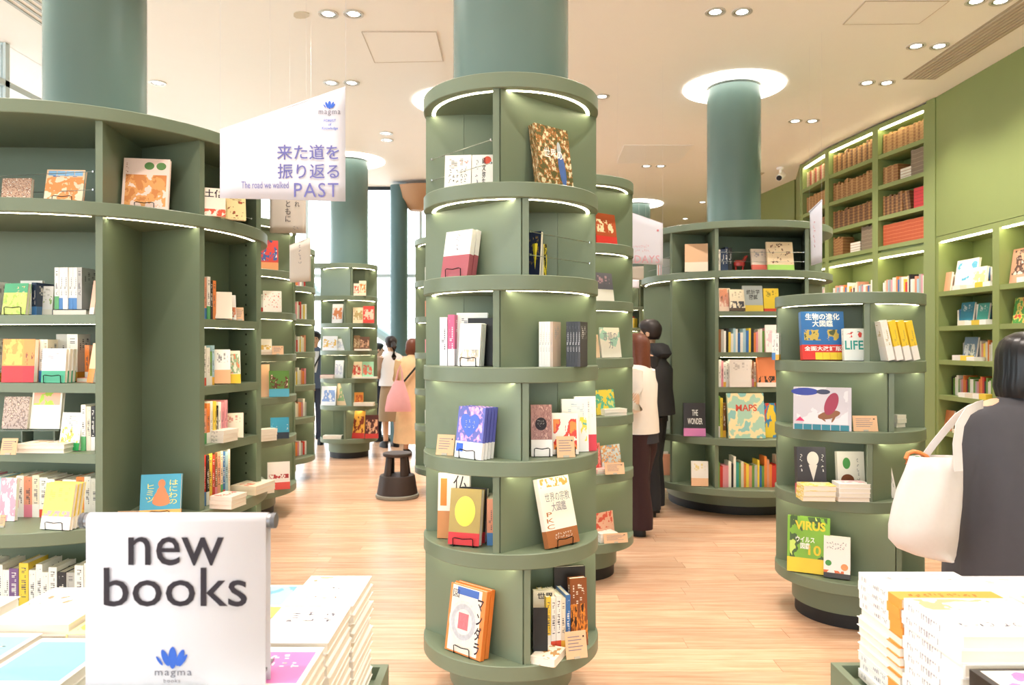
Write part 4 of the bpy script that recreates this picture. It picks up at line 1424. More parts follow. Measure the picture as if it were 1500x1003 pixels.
front('black boxed bird skull book with pink band on the short tower', 1168, 1208, 68, 3.95, z, cover_mat('#3c3a40', '#d05a72', 0.22, trows=False), -8, 7, 0.06, G, True,
      [('●', -0.15, 0.25, 0.6, 0.9, mat('bone_ink', '#dedad6', 0.6)), ('▼', -0.1, 0.2, 0.28, 0.62, mat('bone_ink', '#dedad6', 0.6)), ('~1x4', -0.42, -0.3, 0.45, 0.85, WHITEINK), ('~1x4', 0.32, 0.44, 0.45, 0.85, WHITEINK)])
front('white book with a green bean and brown loaf on the short tower', 1227, 1266, 63, 3.93, z, cover_mat('#f1efe9', '#eeb9c2', 0.1, trows=False), -2, 6, 0.03, G, True,
      [('●', -0.3, -0.02, 0.6, 0.86, mat('bean_ink', '#4f9a52', 0.6)), ('●', -0.38, 0.1, 0.22, 0.48, mat('loaf_ink', '#7a4326', 0.6)), ('~1x5', 0.2, 0.32, 0.3, 0.85, GREYINK)])
fr = Frame((X(1172, 3.8), 3.8), (X(1270, 3.78), 3.78))
flat(fr, 0.09, 0.04, z, 3, 0.165, 0.11, 0.026, cover_mat('#f3e9c6', None, art='#e9cf4a', box=(0.0, 1), text=None, seed=3), 'yellow topped white book in the low pile on the short tower', group=G)
flat(fr, 0.265, 0.04, z, 4, 0.155, 0.11, 0.022, cover_mat('#f7f4f2', None, art='#efc0cf', box=(0.3, 1), text=None, seed=5), 'pink topped white book in the pile under the bean book', group=G)
for k in range(2):
    book('dark green and white book leaning, %s of two, outer bay of the short tower' % ORD[k], (X(1303 + 11 * k, 3.9 + .04 * k), 3.9 + .04 * k, z + 0.006), 0.11, 0.165, 0.03,
         cover_mat('#f1efec' if k == 0 else '#3a5248', text='#8a9a90'), (math.radians(-12), 0, math.radians(90)), G, True)
z = LV[6]
front('lime green virus picture book with yellow band at the foot of the short tower', 1158, 1210, 80, 3.84, z, cover_mat('#7fb52f', '#f0cf2f', 0.26, art='#3f5a1f', art2='#c9e06a', box=(0.26, 1.0), text=None, seed=3, scale=3, dens=0.5), -26, 8, 0.04, G, True,
      [('VIRUS', -0.32, 0.4, 0.76, 0.92, mat('yellow_ink', '#f2d23c', 0.6), {'bold': 0.03}), ('ウイルス\n図鑑', -0.3, 0.15, 0.42, 0.64, WHITEINK, {'bold': 0.02}), ('101', 0.0, 0.42, 0.32, 0.5, mat('yellow_ink', '#f2d23c', 0.6), {'bold': 0.02})], chord=(RT, 40, -85))
front('thick white paperback with orange circle next to the lime virus book', 1210, 1242, 59, 3.78, z, cover_mat('#f4f1ee', '#3a3230', 0.12, trows=False, art='#e0703f', box=(0.0, 0.18), seed=2), -26, 8, 0.045, G, True,
      [('~8x2', -0.4, 0.4, 0.68, 0.88, GREYINK), ('●', -0.44, -0.2, 0.28, 0.42, mat('bean_ink', '#8fc05a', 0.6)), ('●', 0.15, 0.42, 0.2, 0.36, mat('orange_ink2', '#e9a06a', 0.6))], chord=(RT, 40, -85))

# ------------------------------------------------------------------ tower behind the central one
G = 'books on the tower behind the central one'
W = ' on the tower behind the central one'
DM = lambda px: chordY(MR, -6, 92, px) - 0.045
front('red brick castle picture book' + W, 872, 905, 47, DM(888), LV[1], cover_mat('#b5522f', '#d83a34', 0.28, art='#efd9b0', box=(0.4, 0.8), text=None, seed=4, dens=0.52), 38, 8, 0.02, G, True)
front('slate book over a white one' + W, 871, 900, 42, DM(885), LV[2], cover_mat('#6a6878', '#efe9e0', 0.42, text='#d8a8b8'), 38, 8, 0.02, G, True)
front('pale book with bold language title' + W, 879, 911, 44, DM(895), LV[3], cover_mat('#efe7da', None, art='#a9d0c0', box=(0.0, 1), text=None, seed=3, dens=0.58, scale=2), 38, 8, 0.02, G, True, [('言語の\n力', -0.35, 0.35, 0.3, 0.85, GREYINK)])
front('small tan book' + W, 869, 878, 34, DM(873), LV[3], cover_mat('#e5c7a5'), 38, 8, 0.02, G)
front('yellow and sea green landscape book' + W, 872, 902, 36, DM(887), LV[4], cover_mat('#e8cf4f', None, art='#5fb59a', art2='#d9e08a', box=(-1, 2), text=None, seed=2, scale=3), 38, 8, 0.02, G, True)
fr = Frame((X(872, 4.62), 4.62), (X(926, 4.72), 4.72))
flat(fr, 0.13, 0.02, LV[4], 2, 0.16, 0.1, 0.02, cover_mat('#f4f0e8', None, art='#cfd8c8', box=(0.2, 1), text=None), 'white book lying by the sea green one' + ' behind the central tower', group=G)
front('pale blue and orange pattern book' + W, 880, 911, 36, DM(895), LV[5], cover_mat('#cfd8da', None, art='#e0a05a', art2='#7fa8c8', box=(-1, 2), text=None, seed=5, scale=9), 38, 8, 0.02, G, True)
front('pink and red spotted book' + W, 869, 880, 42, DM(874), LV[5], cover_mat('#e59a90', None, art='#c94a4a', box=(-1, 2), text=None, seed=5, scale=9), 32, 6, 0.02, G)
card(886, 916, 17, 4.56, LV[5], 'kraft card before the pale blue pattern book behind the central tower', 12)
flat(fr, 0.06, 0.0, LV[5], 2, 0.15, 0.1, 0.014, cover_mat('#f0b9b4'), 'pink book lying flat behind the central tower', group=G)
front('peach book with red flowers' + W, 870, 901, 38, DM(885), LV[6], cover_mat('#e0ac92', None, art='#cf5a48', box=(0.4, 1), text=None, seed=5, scale=7), 38, 8, 0.02, G, True)
flat(fr, 0.07, 0.0, LV[6], 3, 0.12, 0.1, 0.018, cover_mat('#f3efe8'), 'white book in the low pile behind the central tower foot', group=G)
card(884, 921, 14, 4.58, LV[6], 'kraft card at the foot of the tower behind the central one', 12)

# ------------------------------------------------------------------ bookcase behind the wide one
G = 'books on the second bookcase by the glazed wall'
W = ' on the bookcase behind the pin-holed one'
D = 6.25
front('red and blue poster cover book' + W, 379, 406, 44, D, LV[1], cover_mat('#d5473f', '#e8a06a', 0.25, art='#3f5f9f', art2='#f0e6dc', box=(0.3, 1), text=None, seed=3), 22, 8, 0.02, G, True)
front('white cover with fine red figures' + W, 387, 411, 31, D, LV[2], cover_mat('#f3ece4', None, art='#d06a5a', box=(0.2, 0.9), text=None, seed=3, dens=0.6, scale=10), 22, 8, 0.02, G, True)
front('white book with red band at the edge' + W, 378, 387, 26, D, LV[2], cover_mat('#f3ece4', '#d8483a', 0.25), 22, 6, 0.02, G)
front('cream book with a small gold square' + W, 379, 397, 22, D, LV[3], cover_mat('#f2e8d8', None, art='#d8b05a', box=(0.2, 0.6), text=None), 22, 8, 0.02, G)
fr = Frame((X(379, 6.1), 6.1), (X(424, 6.3), 6.3))
flat(fr, 0.09, 0.03, LV[3], 2, 0.16, 0.1, 0.02, cover_mat('#efe8da'), 'cream book lying flat beside a kraft card', group=G)
card(399, 415, 13, 6.15, LV[3], 'kraft card on the bookcase behind the pin-holed one', 20)
front('green and brown food book with blue band' + W, 396, 422, 38, D, LV[4], cover_mat('#5f8a3f', '#59aecb', 0.3, art='#6a3f2f', art2='#e0d0b8', box=(0.32, 0.85), text=None, seed=3), 22, 8, 0.02, G, True)
front('tall kraft notice board' + W, 379, 394, 48, D - .03, LV[4], cover_mat('#e4b48e', trows=False), 22, 6, 0.006, G)
front('teal book with small figures' + W, 398, 422, 31, D, LV[5], cover_mat('#3f9ec0', '#2f3a48', 0.3, art='#e8e8e0', box=(0.3, 0.7), text=None, seed=3, dens=0.6), 22, 8, 0.02, G, True)
flat(fr, 0.07, 0.02, LV[5], 4, 0.15, 0.11, 0.024, cover_mat('#eee8d8'), 'cream book in the neat pile below the teal book', group=G)
front('white book with red band at the foot' + W, 394, 423, 40, D, LV[6], cover_mat('#f3ece6', '#e0524a', 0.26, art='#b0383a', box=(0.4, 0.55), text=None, seed=3), 22, 8, 0.02, G, True)
flat(fr, 0.03, 0.0, LV[6], 2, 0.16, 0.12, 0.02, cover_mat('#f5efe2'), 'white book lying by the red banded one', group=G)

# ------------------------------------------------------------------ slim tower by the window
G = 'books on the slim window tower'
W = ' on the slim window tower'
D = 9.62
for (lv, a, b, h, c, ar, lb) in (
        (1, 518, 526, 18, '#efe0cc', '#e0603f', 'cream book'), (1, 526, 536, 22, '#f0dfc0', '#d9823f', 'cream and orange book'),
        (2, 486, 502, 28, '#e8e4e6', '#e08a5a', 'leaning white and orange book'), (2, 517, 532, 23, '#f0dcb8', '#b9a06a', 'beige book'), (2, 532, 548, 25, '#d8473f', '#f0c8b0', 'red pattern book'),
        (3, 472, 494, 21, '#e6e8f0', '#d8b05a', 'pale blue cover book'), (3, 493, 508, 17, '#f0f0f4', '#c8cce0', 'small white book'), (3, 518, 527, 22, '#8a6a4a', '#c8b08a', 'brown book'), (3, 527, 541, 20, '#6a4a3a', '#d0a080', 'dark brown book'),
        (4, 490, 503, 26, '#eef0f6', '#c8cce0', 'tall white slanting book'), (4, 515, 530, 24, '#f3e0c0', '#d0503f', 'beige book with red bowl'), (4, 531, 547, 24, '#a8dcb8', '#e0705a', 'mint book with red bowl'),
        (5, 470, 492, 28, '#eef0f8', '#8aa8e0', 'white and blue cover book'), (5, 493, 512, 32, '#eac8a0', '#8aa87a', 'tan botanical book'), (5, 519, 532, 19, '#eda045', '#c9602f', 'small orange book'),
        (6, 511, 534, 40, '#efb24a', '#8a3a24', 'large orange food magazine'), (6, 535, 554, 34, '#5a2a24', '#e8b08a', 'dark red food magazine')):
    front(lb + W, a, b, h, D, LV[lv], cover_mat(c, '#c93a34' if 'magazine' in lb else None, 0.2, art=ar, box=(0.2, 0.8), text=None, seed=lv), 6 if a > 512 else -8, 8, 0.02, G)
fr = Frame((X(470, 9.62), 9.62), (X(552, 9.6), 9.6))
for (lv, px, w, n, c, lb) in ((4, 480, 0.17, 2, '#eaa0b0', 'pink'), (4, 536, 0.3, 1, '#e8ead8', 'pale green'), (5, 534, 0.26, 2, '#ece4d0', 'cream'), (6, 488, 0.24, 2, '#f0e8e0', 'white'), (3, 532, 0.2, 1, '#f0e6d0', 'thin beige')):
    flat(fr, X(px, 9.61) - fr.a.x, 0.0, LV[lv], n, w, 0.12, 0.022, cover_mat(c), '%s book lying on level %d of the slim window tower' % (lb, lv), group=G)

# ------------------------------------------------------------------ wide bookcase under the glowing cove
G = 'books on the wide bookcase under the glowing cove'
W = ' on the wide cove bookcase'
z = 2.12
front('tan book with small figures in the top notch' + W, 1004, 1036, 42, 6.45, z, cover_mat('#e3b992', '#f0e2cc', 0.34, art='#8a5f3f', box=(0.02, 0.3), text=None, seed=3, dens=0.56), -14, 10, 0.03, G, True)
fb_ = Frame((R_D[0] + 0.02, R_D[1] + 0.03), (R_E[0] - 0.02, R_E[1] + 0.03))
row(fb_, z, 'cddk', 'by the divider, top' + W, 0, hr=(0.16, 0.21), dep=0.12, tw=(0.02, 0.05), group=G, seed=3)
to = empty('red_ornament', (X(1083, 6.4), 6.4, z))
tag(to, 'small red animal ornament standing behind the wires of the wide bookcase', 'ornament')
MB().loft([(0, 0, 0.05, 0.045, 0.02), (0, 0, 0.075, 0.05, 0.024), (0, 0, 0.1, 0.04, 0.018)]).build('body', mat('red_lacquer', '#a5322c', 0.3), to, 50)
for dx in (-0.03, 0.03):
    MB().tube([(dx, 0, 0), (dx, 0, 0.06)], 0.008).build('leg', mat('red_lacquer', '#a5322c', 0.3), to)
MB().tube([(0.035, 0, 0.09), (0.055, 0, 0.13), (0.07, 0, 0.135)], [0.016, 0.014, 0.01], 8).build('head', mat('red_lacquer', '#a5322c', 0.3), to)
front('pale book with pink band behind the wires' + W, 1101, 1127, 33, 6.36, z, cover_mat('#ead9c8', '#e2705f', 0.28, text='#8a8a9a'), 6, 10, 0.02, G, True)
front('cream insect chart book with green band' + W, 1124, 1164, 43, 6.33, z, cover_mat('#ecd3ae', '#a6d26a', 0.2, art='#6a4a3a', art2='#c94a3a', box=(0.25, 0.95), text=None, seed=6, dens=0.6, scale=11), 6, 10, 0.02, G, True)
z = BZ[0]
row(fb_, z, 'aa', 'upper inner shelf' + W, 0.02, hr=(0.19, 0.2), dep=0.12, tw=(0.03, 0.04), group=G, seed=4)
front('peach book leaning' + W, 1053, 1070, 34, 6.36, z, cover_mat('#f0d5c2', None, art='#e0a090', box=(0.2, 0.8), text=None, seed=2), 4, 6, 0.02, G, True)
front('cream book with a dark photo leaning' + W, 1069, 1092, 32, 6.34, z, cover_mat('#efe2d0', '#5a4a44', 0.14, art='#4a4a5a', box=(0.14, 0.45), text='#b0a090', seed=2), 10, 10, 0.02, G, True)
front('grey blue statistics picture book' + W, 1088, 1118, 38, 6.4, z, cover_mat('#b9c0c8', '#f2d05a', 0.24, trows=False), 2, 8, 0.02, G, True, [('統計学\n図鑑', -0.3, 0.35, 0.45, 0.85, INK, {'bold': 0.01})])
front('bright yellow pop-up book' + W, 1119, 1141, 34, 6.4, z, cover_mat('#f2cf3f', '#e8503a', 0.12, text='#6a5a2a'), 0, 8, 0.02, G, True)
FAR.add(fb_, z, 'wltwwtw', 0.62, (0.1, 0.13), 0.13, 0.02, (0.02, 0.03), seed=4)
z = BZ[1]
FAR.add(fb_, z, 'nswkywlwbwlbykopcwgpwww', 0.01, (0.16, 0.21), 0.13, 0.02, (0.016, 0.024), seed=5)
front('white picture book with a circle of rings' + W, 1122, 1143, 40, 6.28, z, cover_mat('#f5f0ec', None, art='#e6c8d0', box=(0.2, 0.8), text=None, seed=2), 0, 6, 0.02, G, True)
z = BZ[2]
row(fb_, z, 'wpww', 'lower inner shelf' + W, 0.01, hr=(0.2, 0.24), dep=0.13, tw=(0.018, 0.024), group=G, seed=6)
front('white boxed set with red corner' + W, 1068, 1099, 40, 6.32, z, cover_mat('#e9e2dc', '#e8e0da', 0.2, text='#b0a8a4'), 0, 2, 0.05, G, True)
row(fb_, z, 'cnc', 'between box and orange book' + W, 0.28, hr=(0.2, 0.24), dep=0.13, tw=(0.016, 0.02), group=G, seed=6)
front('orange book with black and white lower edge' + W, 1109, 1136, 46, 6.32, z, cover_mat('#e58a5a', '#f0e4da', 0.14, art='#3a2a24', box=(0.14, 0.34), text=None, seed=2), 0, 5, 0.03, G, True)
z = 0.693
front('black book with white title and pink band in the notch' + W, 1002, 1033, 48, 6.42, z, cover_mat('#2b211d', '#d97fb8', 0.24, trows=False), -8, 7, 0.03, G, True, [('THE\nWONDER', -0.32, 0.36, 0.36, 0.8, WHITEINK, {'bold': 0.01})], n=2)
row(fb_, z, 'gyn', 'beside the map book' + W, 0.0, hr=(0.24, 0.36), dep=0.14, tw=(0.022, 0.03), group=G, seed=8)
front('large pale green atlas lettered MAPS' + W, 1067, 1121, 66, 6.26, z, cover_mat('#a9d0bc', None, art='#f0e0b0', art2='#8fc4c0', box=(0.0, 1.0), text=None, seed=7, scale=2.6, dens=0.46), 2, 8, 0.03, G, True, [('MAPS', -0.28, 0.3, 0.6, 0.75, mat('rust_red', '#d2503f', 0.6), {'bold': 0.02})])
front('blue and yellow picture atlas partly behind the map book' + W, 1116, 1137, 50, 6.34, z, cover_mat('#e8c83a', None, art='#3f86b8', art2='#d84a3a', box=(-1, 2), text=None, seed=2, scale=2.4), 0, 6, 0.02, G, True)
z = 0.264
front('white book with kraft label standing alone in the lowest notch' + W, 1013, 1037, 36, 6.4, z, cover_mat('#f4f0e8', '#eebf94', 0.32, text='#e8d05a'), -8, 7, 0.04, G, True)
FAR.add(fb_, z, 'grppwkwtgcoyagsybgoaorrcwwaaw', 0.0, (0.18, 0.27), 0.13, 0.02, (0.016, 0.026), seed=9)

# ------------------------------------------------------------------ old volumes in the upper wall bays
def old_row(key, z, n, cols, where, s0=0.02, h=(0.2, 0.23), t=(0.03, 0.036), tilt_last=0, seed=1):
    e, L, post = BAYS[key]
    rnd = random.Random(seed)
    s = post / 2 + s0
    for i in range(n):
        tt = rnd.uniform(*t)
        if s + tt > L - post / 2:
            break
        hh = rnd.uniform(*h)
        c = cols[i % len(cols)]
        nm, hx = OLD[c]
        me = ME_OLD
        o = obj('old_volume', me)
        tl = math.radians(tilt_last) if (tilt_last and i >= n - 3) else 0.0
        mw = e.location, e.rotation_euler.z
        lx, ly = s + tt / 2 + (abs(hh * math.sin(tl)) if tl else 0), 0.05 + 0.075
        cz, sz = math.cos(mw[1]), math.sin(mw[1])
        o.location = (mw[0].x + lx * cz - ly * sz, mw[0].y + lx * sz + ly * cz, z + (0.5 * tt * abs(math.sin(tl)) if tl else 0) + 0.0006)
        o.rotation_euler = (tl, 0, mw[1] + math.pi / 2)
        o.scale = (0.15, tt, hh)
        o.material_slots[0].link = 'OBJECT'
        o.material_slots[0].material = hx
        tag(o, '%s volume, %s from the far end, %s' % (nm, ORD[i], where), 'old book', 'old leather volumes in the upper wall bays')
        s += tt + 0.001


def leather(base, gold, rough=0.5):
    m, nt, b = newmat('leather')
    tc = nt.nodes.new('ShaderNodeTexCoord')
    sp = nt.nodes.new('ShaderNodeSeparateXYZ')
    nt.links.new(tc.outputs['Object'], sp.inputs[0])
    wv = nt.nodes.new('ShaderNodeMath'); wv.operation = 'MULTIPLY'; wv.inputs[1].default_value = 6.0
    nt.links.new(sp.outputs['Z'], wv.inputs[0])
    frc = nt.nodes.new('ShaderNodeMath'); frc.operation = 'FRACT'
    nt.links.new(wv.outputs[0], frc.inputs[0])
    gt = nt.nodes.new('ShaderNodeMath'); gt.operation = 'GREATER_THAN'; gt.inputs[1].default_value = 0.9
    nt.links.new(frc.outputs[0], gt.inputs[0])
    mx = nt.nodes.new('ShaderNodeMix'); mx.data_type = 'RGBA'
    mx.inputs[6].default_value = C(base); mx.inputs[7].default_value = C(gold)
    nt.links.new(gt.outputs[0], mx.inputs[0])
    nt.links.new(mx.outputs[2], b.inputs['Base Color'])
    b.inputs['Roughness'].default_value = rough
    return m


OLD = {'n': ('brown leather', leather('#95683e', '#cfa565')), 't': ('tan leather', leather('#bd925e', '#8a6238')), 'd': ('dark brown leather', leather('#65432a', '#a97f48')),
       'r': ('bright red cloth', leather('#c8373b', '#8a1f24')), 'o': ('rust red cloth', leather('#b8542f', '#d98a5a')), 'g': ('grey brown cloth', leather('#857460', '#a89a82')), 'c': ('cream', leather('#d9c4a0', '#b99a6a'))}
ME_OLD = bx_mesh('old_volume', BOARDS + [BLOCK + (1,)], [PAGES, PAGES])
old_row('upA', UPZ[3], 22, 'tnttn', 'top row by the plain wall')
old_row('upA', UPZ[2], 7, 'ntn', 'second row by the plain wall', h=(0.19, 0.2))
old_row('upA', UPZ[2], 5, 'g', 'second row by the plain wall', s0=0.46, h=(0.27, 0.28), t=(0.04, 0.045))
old_row('upA', UPZ[1], 12, 'nd', 'third row by the plain wall', tilt_last=-8)
old_row('upA', UPZ[1], 7, 'r', 'third row by the plain wall', s0=0.5, t=(0.03, 0.033), h=(0.215, 0.217))
old_row('upA', UPZ[0], 14, 'o', 'bottom row by the plain wall', t=(0.046, 0.05), h=(0.23, 0.235))
old_row('upB', UPZ[3], 26, 'tnd', 'top row of the middle bay', h=(0.2, 0.25))
old_row('upB', UPZ[2], 24, 'nnt', 'second row of the middle bay', h=(0.18, 0.24))
old_row('upB', UPZ[1], 25, 'ndd', 'third row of the middle bay')
old_row('upB', UPZ[0], 6, 'n', 'bottom row of the middle bay', h=(0.2, 0.24))
old_row('upB', UPZ[0], 6, 'g', 'bottom row of the middle bay', s0=0.6, h=(0.26, 0.28))
for (z_, cs) in zip(UPZ[1:][::-1], ('cctnr', 'tnt', 'nd')):
    old_row('upC', z_, 20, cs, '%s row of the far bay' % {UPZ[3]: 'top', UPZ[2]: 'second', UPZ[1]: 'third'}[z_])
for (key, z_, s, lbl) in (('upA', UPZ[2], 0.34, 'second row beside grey volumes'), ('upB', UPZ[0], 0.42, 'bottom row of the middle bay')):
    e, L, post = BAYS[key]
    for k in range(4):
        o = obj('old_volume', ME_OLD)
        r = e.rotation_euler.z
        ly = 0.06
        lx = s + 0.09
        o.location = (e.location.x + lx * math.cos(r) - ly * math.sin(r), e.location.y + lx * math.sin(r) + ly * math.cos(r), z_ + 0.016 + 0.031 * k)
        o.rotation_euler = (-math.pi / 2, 0, r)
        o.scale = (0.2, 0.03, 0.15)
        o.material_slots[0].link = 'OBJECT'
        o.material_slots[0].material = OLD['t' if k % 2 else 'n'][1]
        tag(o, 'brown volume lying flat, %s from its pile base, %s' % (ORD[k], lbl), 'old book', 'old leather volumes in the upper wall bays')


# ------------------------------------------------------------------ the lower wall bays
def bay_frame(key, d=0.0):
    e, L, post = BAYS[key]
    r = e.rotation_euler.z
    a = Vector((e.location.x + post / 2 * math.cos(r), e.location.y + post / 2 * math.sin(r)))
    b = Vector((e.location.x + (L - post / 2) * math.cos(r), e.location.y + (L - post / 2) * math.sin(r)))
    return Frame(a, b)


def bay_front(key, s, w, h, z, m, label, d=0.1, t=0.02, detail=False):
    fr = bay_frame(key)
    p = fr.at(s + w / 2, d)
    return book(label, (p.x, p.y, z + 0.002), w, h, t, m, (-0.14, 0, fr.yaw), 'books displayed in the lower wall bays', detail)


f1, f2 = bay_frame('low1'), bay_frame('low2')
for (fr_, key, dat) in ((f1, 'low1', ('wwcwlybw', 'wbwktbdtdvwsw', 'scaycocwcb', 'kgwwgspoor', 'aakwncrsw', 'wacgbw')),
                        (f2, 'low2', ('naaywcoyw', 'rgcnywcyor', 'cgywkaowwc', 'owcwgyrbna', 'wcawroyg', 'wcaw'))):
    for k, cs in enumerate(dat):
        z = LOWZ[5 - k]
        FAR.add(fr_, z, (cs * 5)[:34], 0.02 + 0.09 * (k % 3), (0.15, 0.2), 0.13, 0.12, (0.018, 0.03), seed=k + len(key) * 7 + ord(key[-1]))
        FAR.add(fr_, z, 'wcwyw'[k % 3:], 0.2 + 0.1 * (k % 2), (0.03, 0.05), 0.1, 0.015, (0.09, 0.13), seed=k)
for key in ('dnA', 'dnB', 'dnC'):
    for k in range(6):
        FAR.add(bay_frame(key), LOWZ[5 - k], ('wcalspwcobswyrck' * 3)[k:], 0.03, (0.14, 0.22), 0.13, 0.04, (0.02, 0.034), seed=k + ord(key[2]))
bay_front('low1', 0.0, 0.1, 0.19, LOWZ[5], cover_mat('#e3a987', trows=False), 'salmon book at the far end, top row of the lower bay by the post', 0.06)
bay_front('low1', 0.13, 0.34, 0.29, LOWZ[5], cover_mat('#f6f2ea', None, art='#5fb0d0', art2='#f0d070', box=(0.3, 0.9), text=None, seed=2, scale=2.2, dens=0.55), 'large white book with blue and yellow picture, top row beside the post', 0.08)
bay_front('low1', 0.45, 0.2, 0.19, LOWZ[5], cover_mat('#f5efe2', None, art='#f0dc9a', box=(0.2, 0.8), text=None, seed=2), 'cream cover book beside the large white one, top row beside the post', 0.05)
bay_front('low1', 0.2, 0.2, 0.22, LOWZ[4], cover_mat('#2f7f9a', text='#e0e8e8'), 'teal cover book, second row of the lower bay by the post', 0.09)
bay_front('low1', 0.46, 0.16, 0.2, LOWZ[4], cover_mat('#3d9a93', text='#e0e8e8'), 'sea green cover book, second row of the lower bay by the post', 0.09)
bay_front('low1', 0.25, 0.2, 0.22, LOWZ[3], cover_mat('#6a86a0', None, art='#d0d8dc', box=(0.2, 0.7), text=None, seed=4), 'blue grey landscape cover, third row of the lower bay by the post', 0.09)
bay_front('low1', 0.0, 0.13, 0.2, LOWZ[1], cover_mat('#d98a5a', trows=False), 'orange brown book at the far end, fifth row of the lower bay by the post', 0.06)
bay_front('low2', 0.02, 0.3, 0.3, LOWZ[5], cover_mat('#d9a58a', None, art='#5a3f3a', art2='#f0e0d0', box=(0.25, 0.95), text=None, seed=5), 'large brown picture book, top row above the grey-dressed woman', 0.08)
bay_front('low2', 0.06, 0.2, 0.22, LOWZ[4], cover_mat('#4f9a4a', None, art='#e0d06a', art2='#d8503f', box=(-1, 2), text=None, seed=5), 'green food cover book, second row above the grey-dressed woman', 0.08)
bay_front('dnA', 0.08, 0.14, 0.18, LOWZ[5], cover_mat('#e3a987', trows=False), 'salmon cover book under the rust red volumes', 0.06)
bay_front('dnA', 0.26, 0.2, 0.2, LOWZ[5], cover_mat('#f0eee8', None, art='#3a3a7a', box=(0.2, 0.5), text='#9a9aa8', seed=3), 'white cover book with violet square under the rust red volumes', 0.06)
bay_front('dnA', 0.5, 0.2, 0.18, LOWZ[5], cover_mat('#f3efe6'), 'plain white cover book under the rust red volumes', 0.06)
bay_front('dnB', 0.1, 0.2, 0.16, LOWZ[5], cover_mat('#f1e8dc'), 'cream cover book in the lower middle bay above the short tower', 0.06)
bay_front('dnB', 0.34, 0.22, 0.17, LOWZ[5], cover_mat('#f4f1ea', None, art='#c9d8e8', box=(0.3, 0.8), text=None), 'white cover book in the lower middle bay above the short tower', 0.06)
bay_front('dnB', 0.64, 0.2, 0.17, LOWZ[5], cover_mat('#eac9b4'), 'peach cover book in the lower middle bay above the short tower', 0.06)
# distant cases
for (u, lo, hi) in ((LC, 6, 78), (FU, -60, -4), (ML, -80, -28), (RB, -84, -62)):
    for k in range(6 if u is not RB else 4):
        zz = LV[k + 1] if u is not RB else (2.12, 0.693, 0.264, 1.42)[k]
        if u is RB and k == 3:
            continue
        a = u.pt(lo, u.R * 0.86); b = u.pt(hi, u.R * 0.86)
        FAR.add(Frame(a, b), zz, ('wcaopwsrwy' * 3)[k * 2:], 0.04, (0.13, 0.2), 0.1, 0.02, (0.018, 0.03), seed=k + 50)

# ================================================================== foreground tables
TZ = 0.69


def table(x0, x1, y0, y1, label):
    e = empty('display_table', ((x0 + x1) / 2, (y0 + y1) / 2, 0))
    hx, hy = (x1 - x0) / 2, (y1 - y0) / 2
    tag(e, label, 'table')
    MB().box(-hx, hx, -hy, hy, TZ - 0.04, TZ).build('table_top', GREEN, e)
    for (a, b, c, d) in ((-hx, hx, hy - 0.018, hy), (-hx, hx, -hy, -hy + 0.018), (-hx, -hx + 0.018, -hy + .018, hy - .018), (hx - 0.018, hx, -hy + .018, hy - .018)):
        MB().box(a, b, c, d, TZ, TZ + 0.03).build('rim', GREEN, e)
    for sx in (-1, 1):
        for sy in (-1, 1):
            MB().box(sx * (hx - 0.06) - 0.03, sx * (hx - 0.06) + 0.03, sy * (hy - 0.06) - 0.03, sy * (hy - 0.06) + 0.03, 0, TZ - 0.04).build('leg', GREEN, e)


table(-1.75, -0.30, 0.55, 1.80, 'green rimmed display table covered with books under the new books sign')
table(0.78, 2.0, 0.55, 1.81, 'green rimmed display table of stacked white books by the woman with the tote')


def stack(x0, x1, y0, y1, top, t, m, label, group, spine='left', titles=(), seed=1, zbase=TZ + 0.001, vis=99, turn=None):
    """one pile of alike books, covers up, spines towards x0; turn = set of layers with the pages there instead"""
    rnd = random.Random(seed)
    n = max(1, int((top - zbase) / (t + 0.0004)))
    w, h = (x1 - x0), (y1 - y0)
    short = ' '.join(label.split()[:8])
    for k in range(n):
        dn = n - 1 - k
        ztop = top - dn * (t + 0.0004)
        j = 0.0 if dn == 0 else rnd.uniform(-0.004, 0.004)
        if dn >= vis:
            FAR.block(x0 + j, x1 + j, y0, y1, ztop - t, ztop - 0.0003)
            continue
        fl_ = turn is not None and dn in turn
        rot = (-math.pi / 2, math.pi if fl_ else 0, rnd.uniform(-0.012, 0.012))
        loc = ((x0 + x1) / 2 + j, y0, ztop - t / 2)
        lb = label if dn == 0 else '%s book down in the pile under the %s' % (ORD[dn], short)
        o = book(lb, loc, w, h, t, m, rot, group, dn == 0)
        if dn == 0:
            for tt in titles:
                body, a, b, c, d, mm = tt[:6]
                lettering(o, body, a, b, c, d, -0.5 - 0.0006 / t, mm, name='title_lettering', **(tt[6] if len(tt) > 6 else {}))


G = 'piles on the new books table'
ORANGEINK = mat('rust_red', '#d2503f', 0.6)
stack(-0.475, -0.332, 1.545, 1.745, 0.952, 0.019, cover_mat('#fbf8f3', None, art='#c98a5a', box=(0.78, 0.95), text='#6a6664', seed=3, dens=0.6, trows=False), 'white novel with brown splash at the far corner', G,
      titles=[('~3x1', -0.3, 0.4, 0.5, 0.62, GREYINK), ('~5x1', -0.35, 0.35, 0.22, 0.3, ORANGEINK)])
stack(-0.63, -0.482, 1.50, 1.70, 0.945, 0.019, cover_mat('#f3f1ec', '#f2dd6a', 0.3, art='#6aa8d0', art2='#9cc6e0', box=(0.34, 0.95), text=None, seed=2, dens=0.36, scale=2), 'blue and yellow landscape novel behind the sign', G, vis=2)
stack(-0.478, -0.336, 1.352, 1.538, 0.953, 0.021, cover_mat('#fcfaf6', '#f4f2ee', 0.1, trows=False), 'white novel with grey title in the middle of the corner row', G,
      titles=[('~3x2', -0.3, 0.4, 0.5, 0.85, GREYINK)], seed=2)
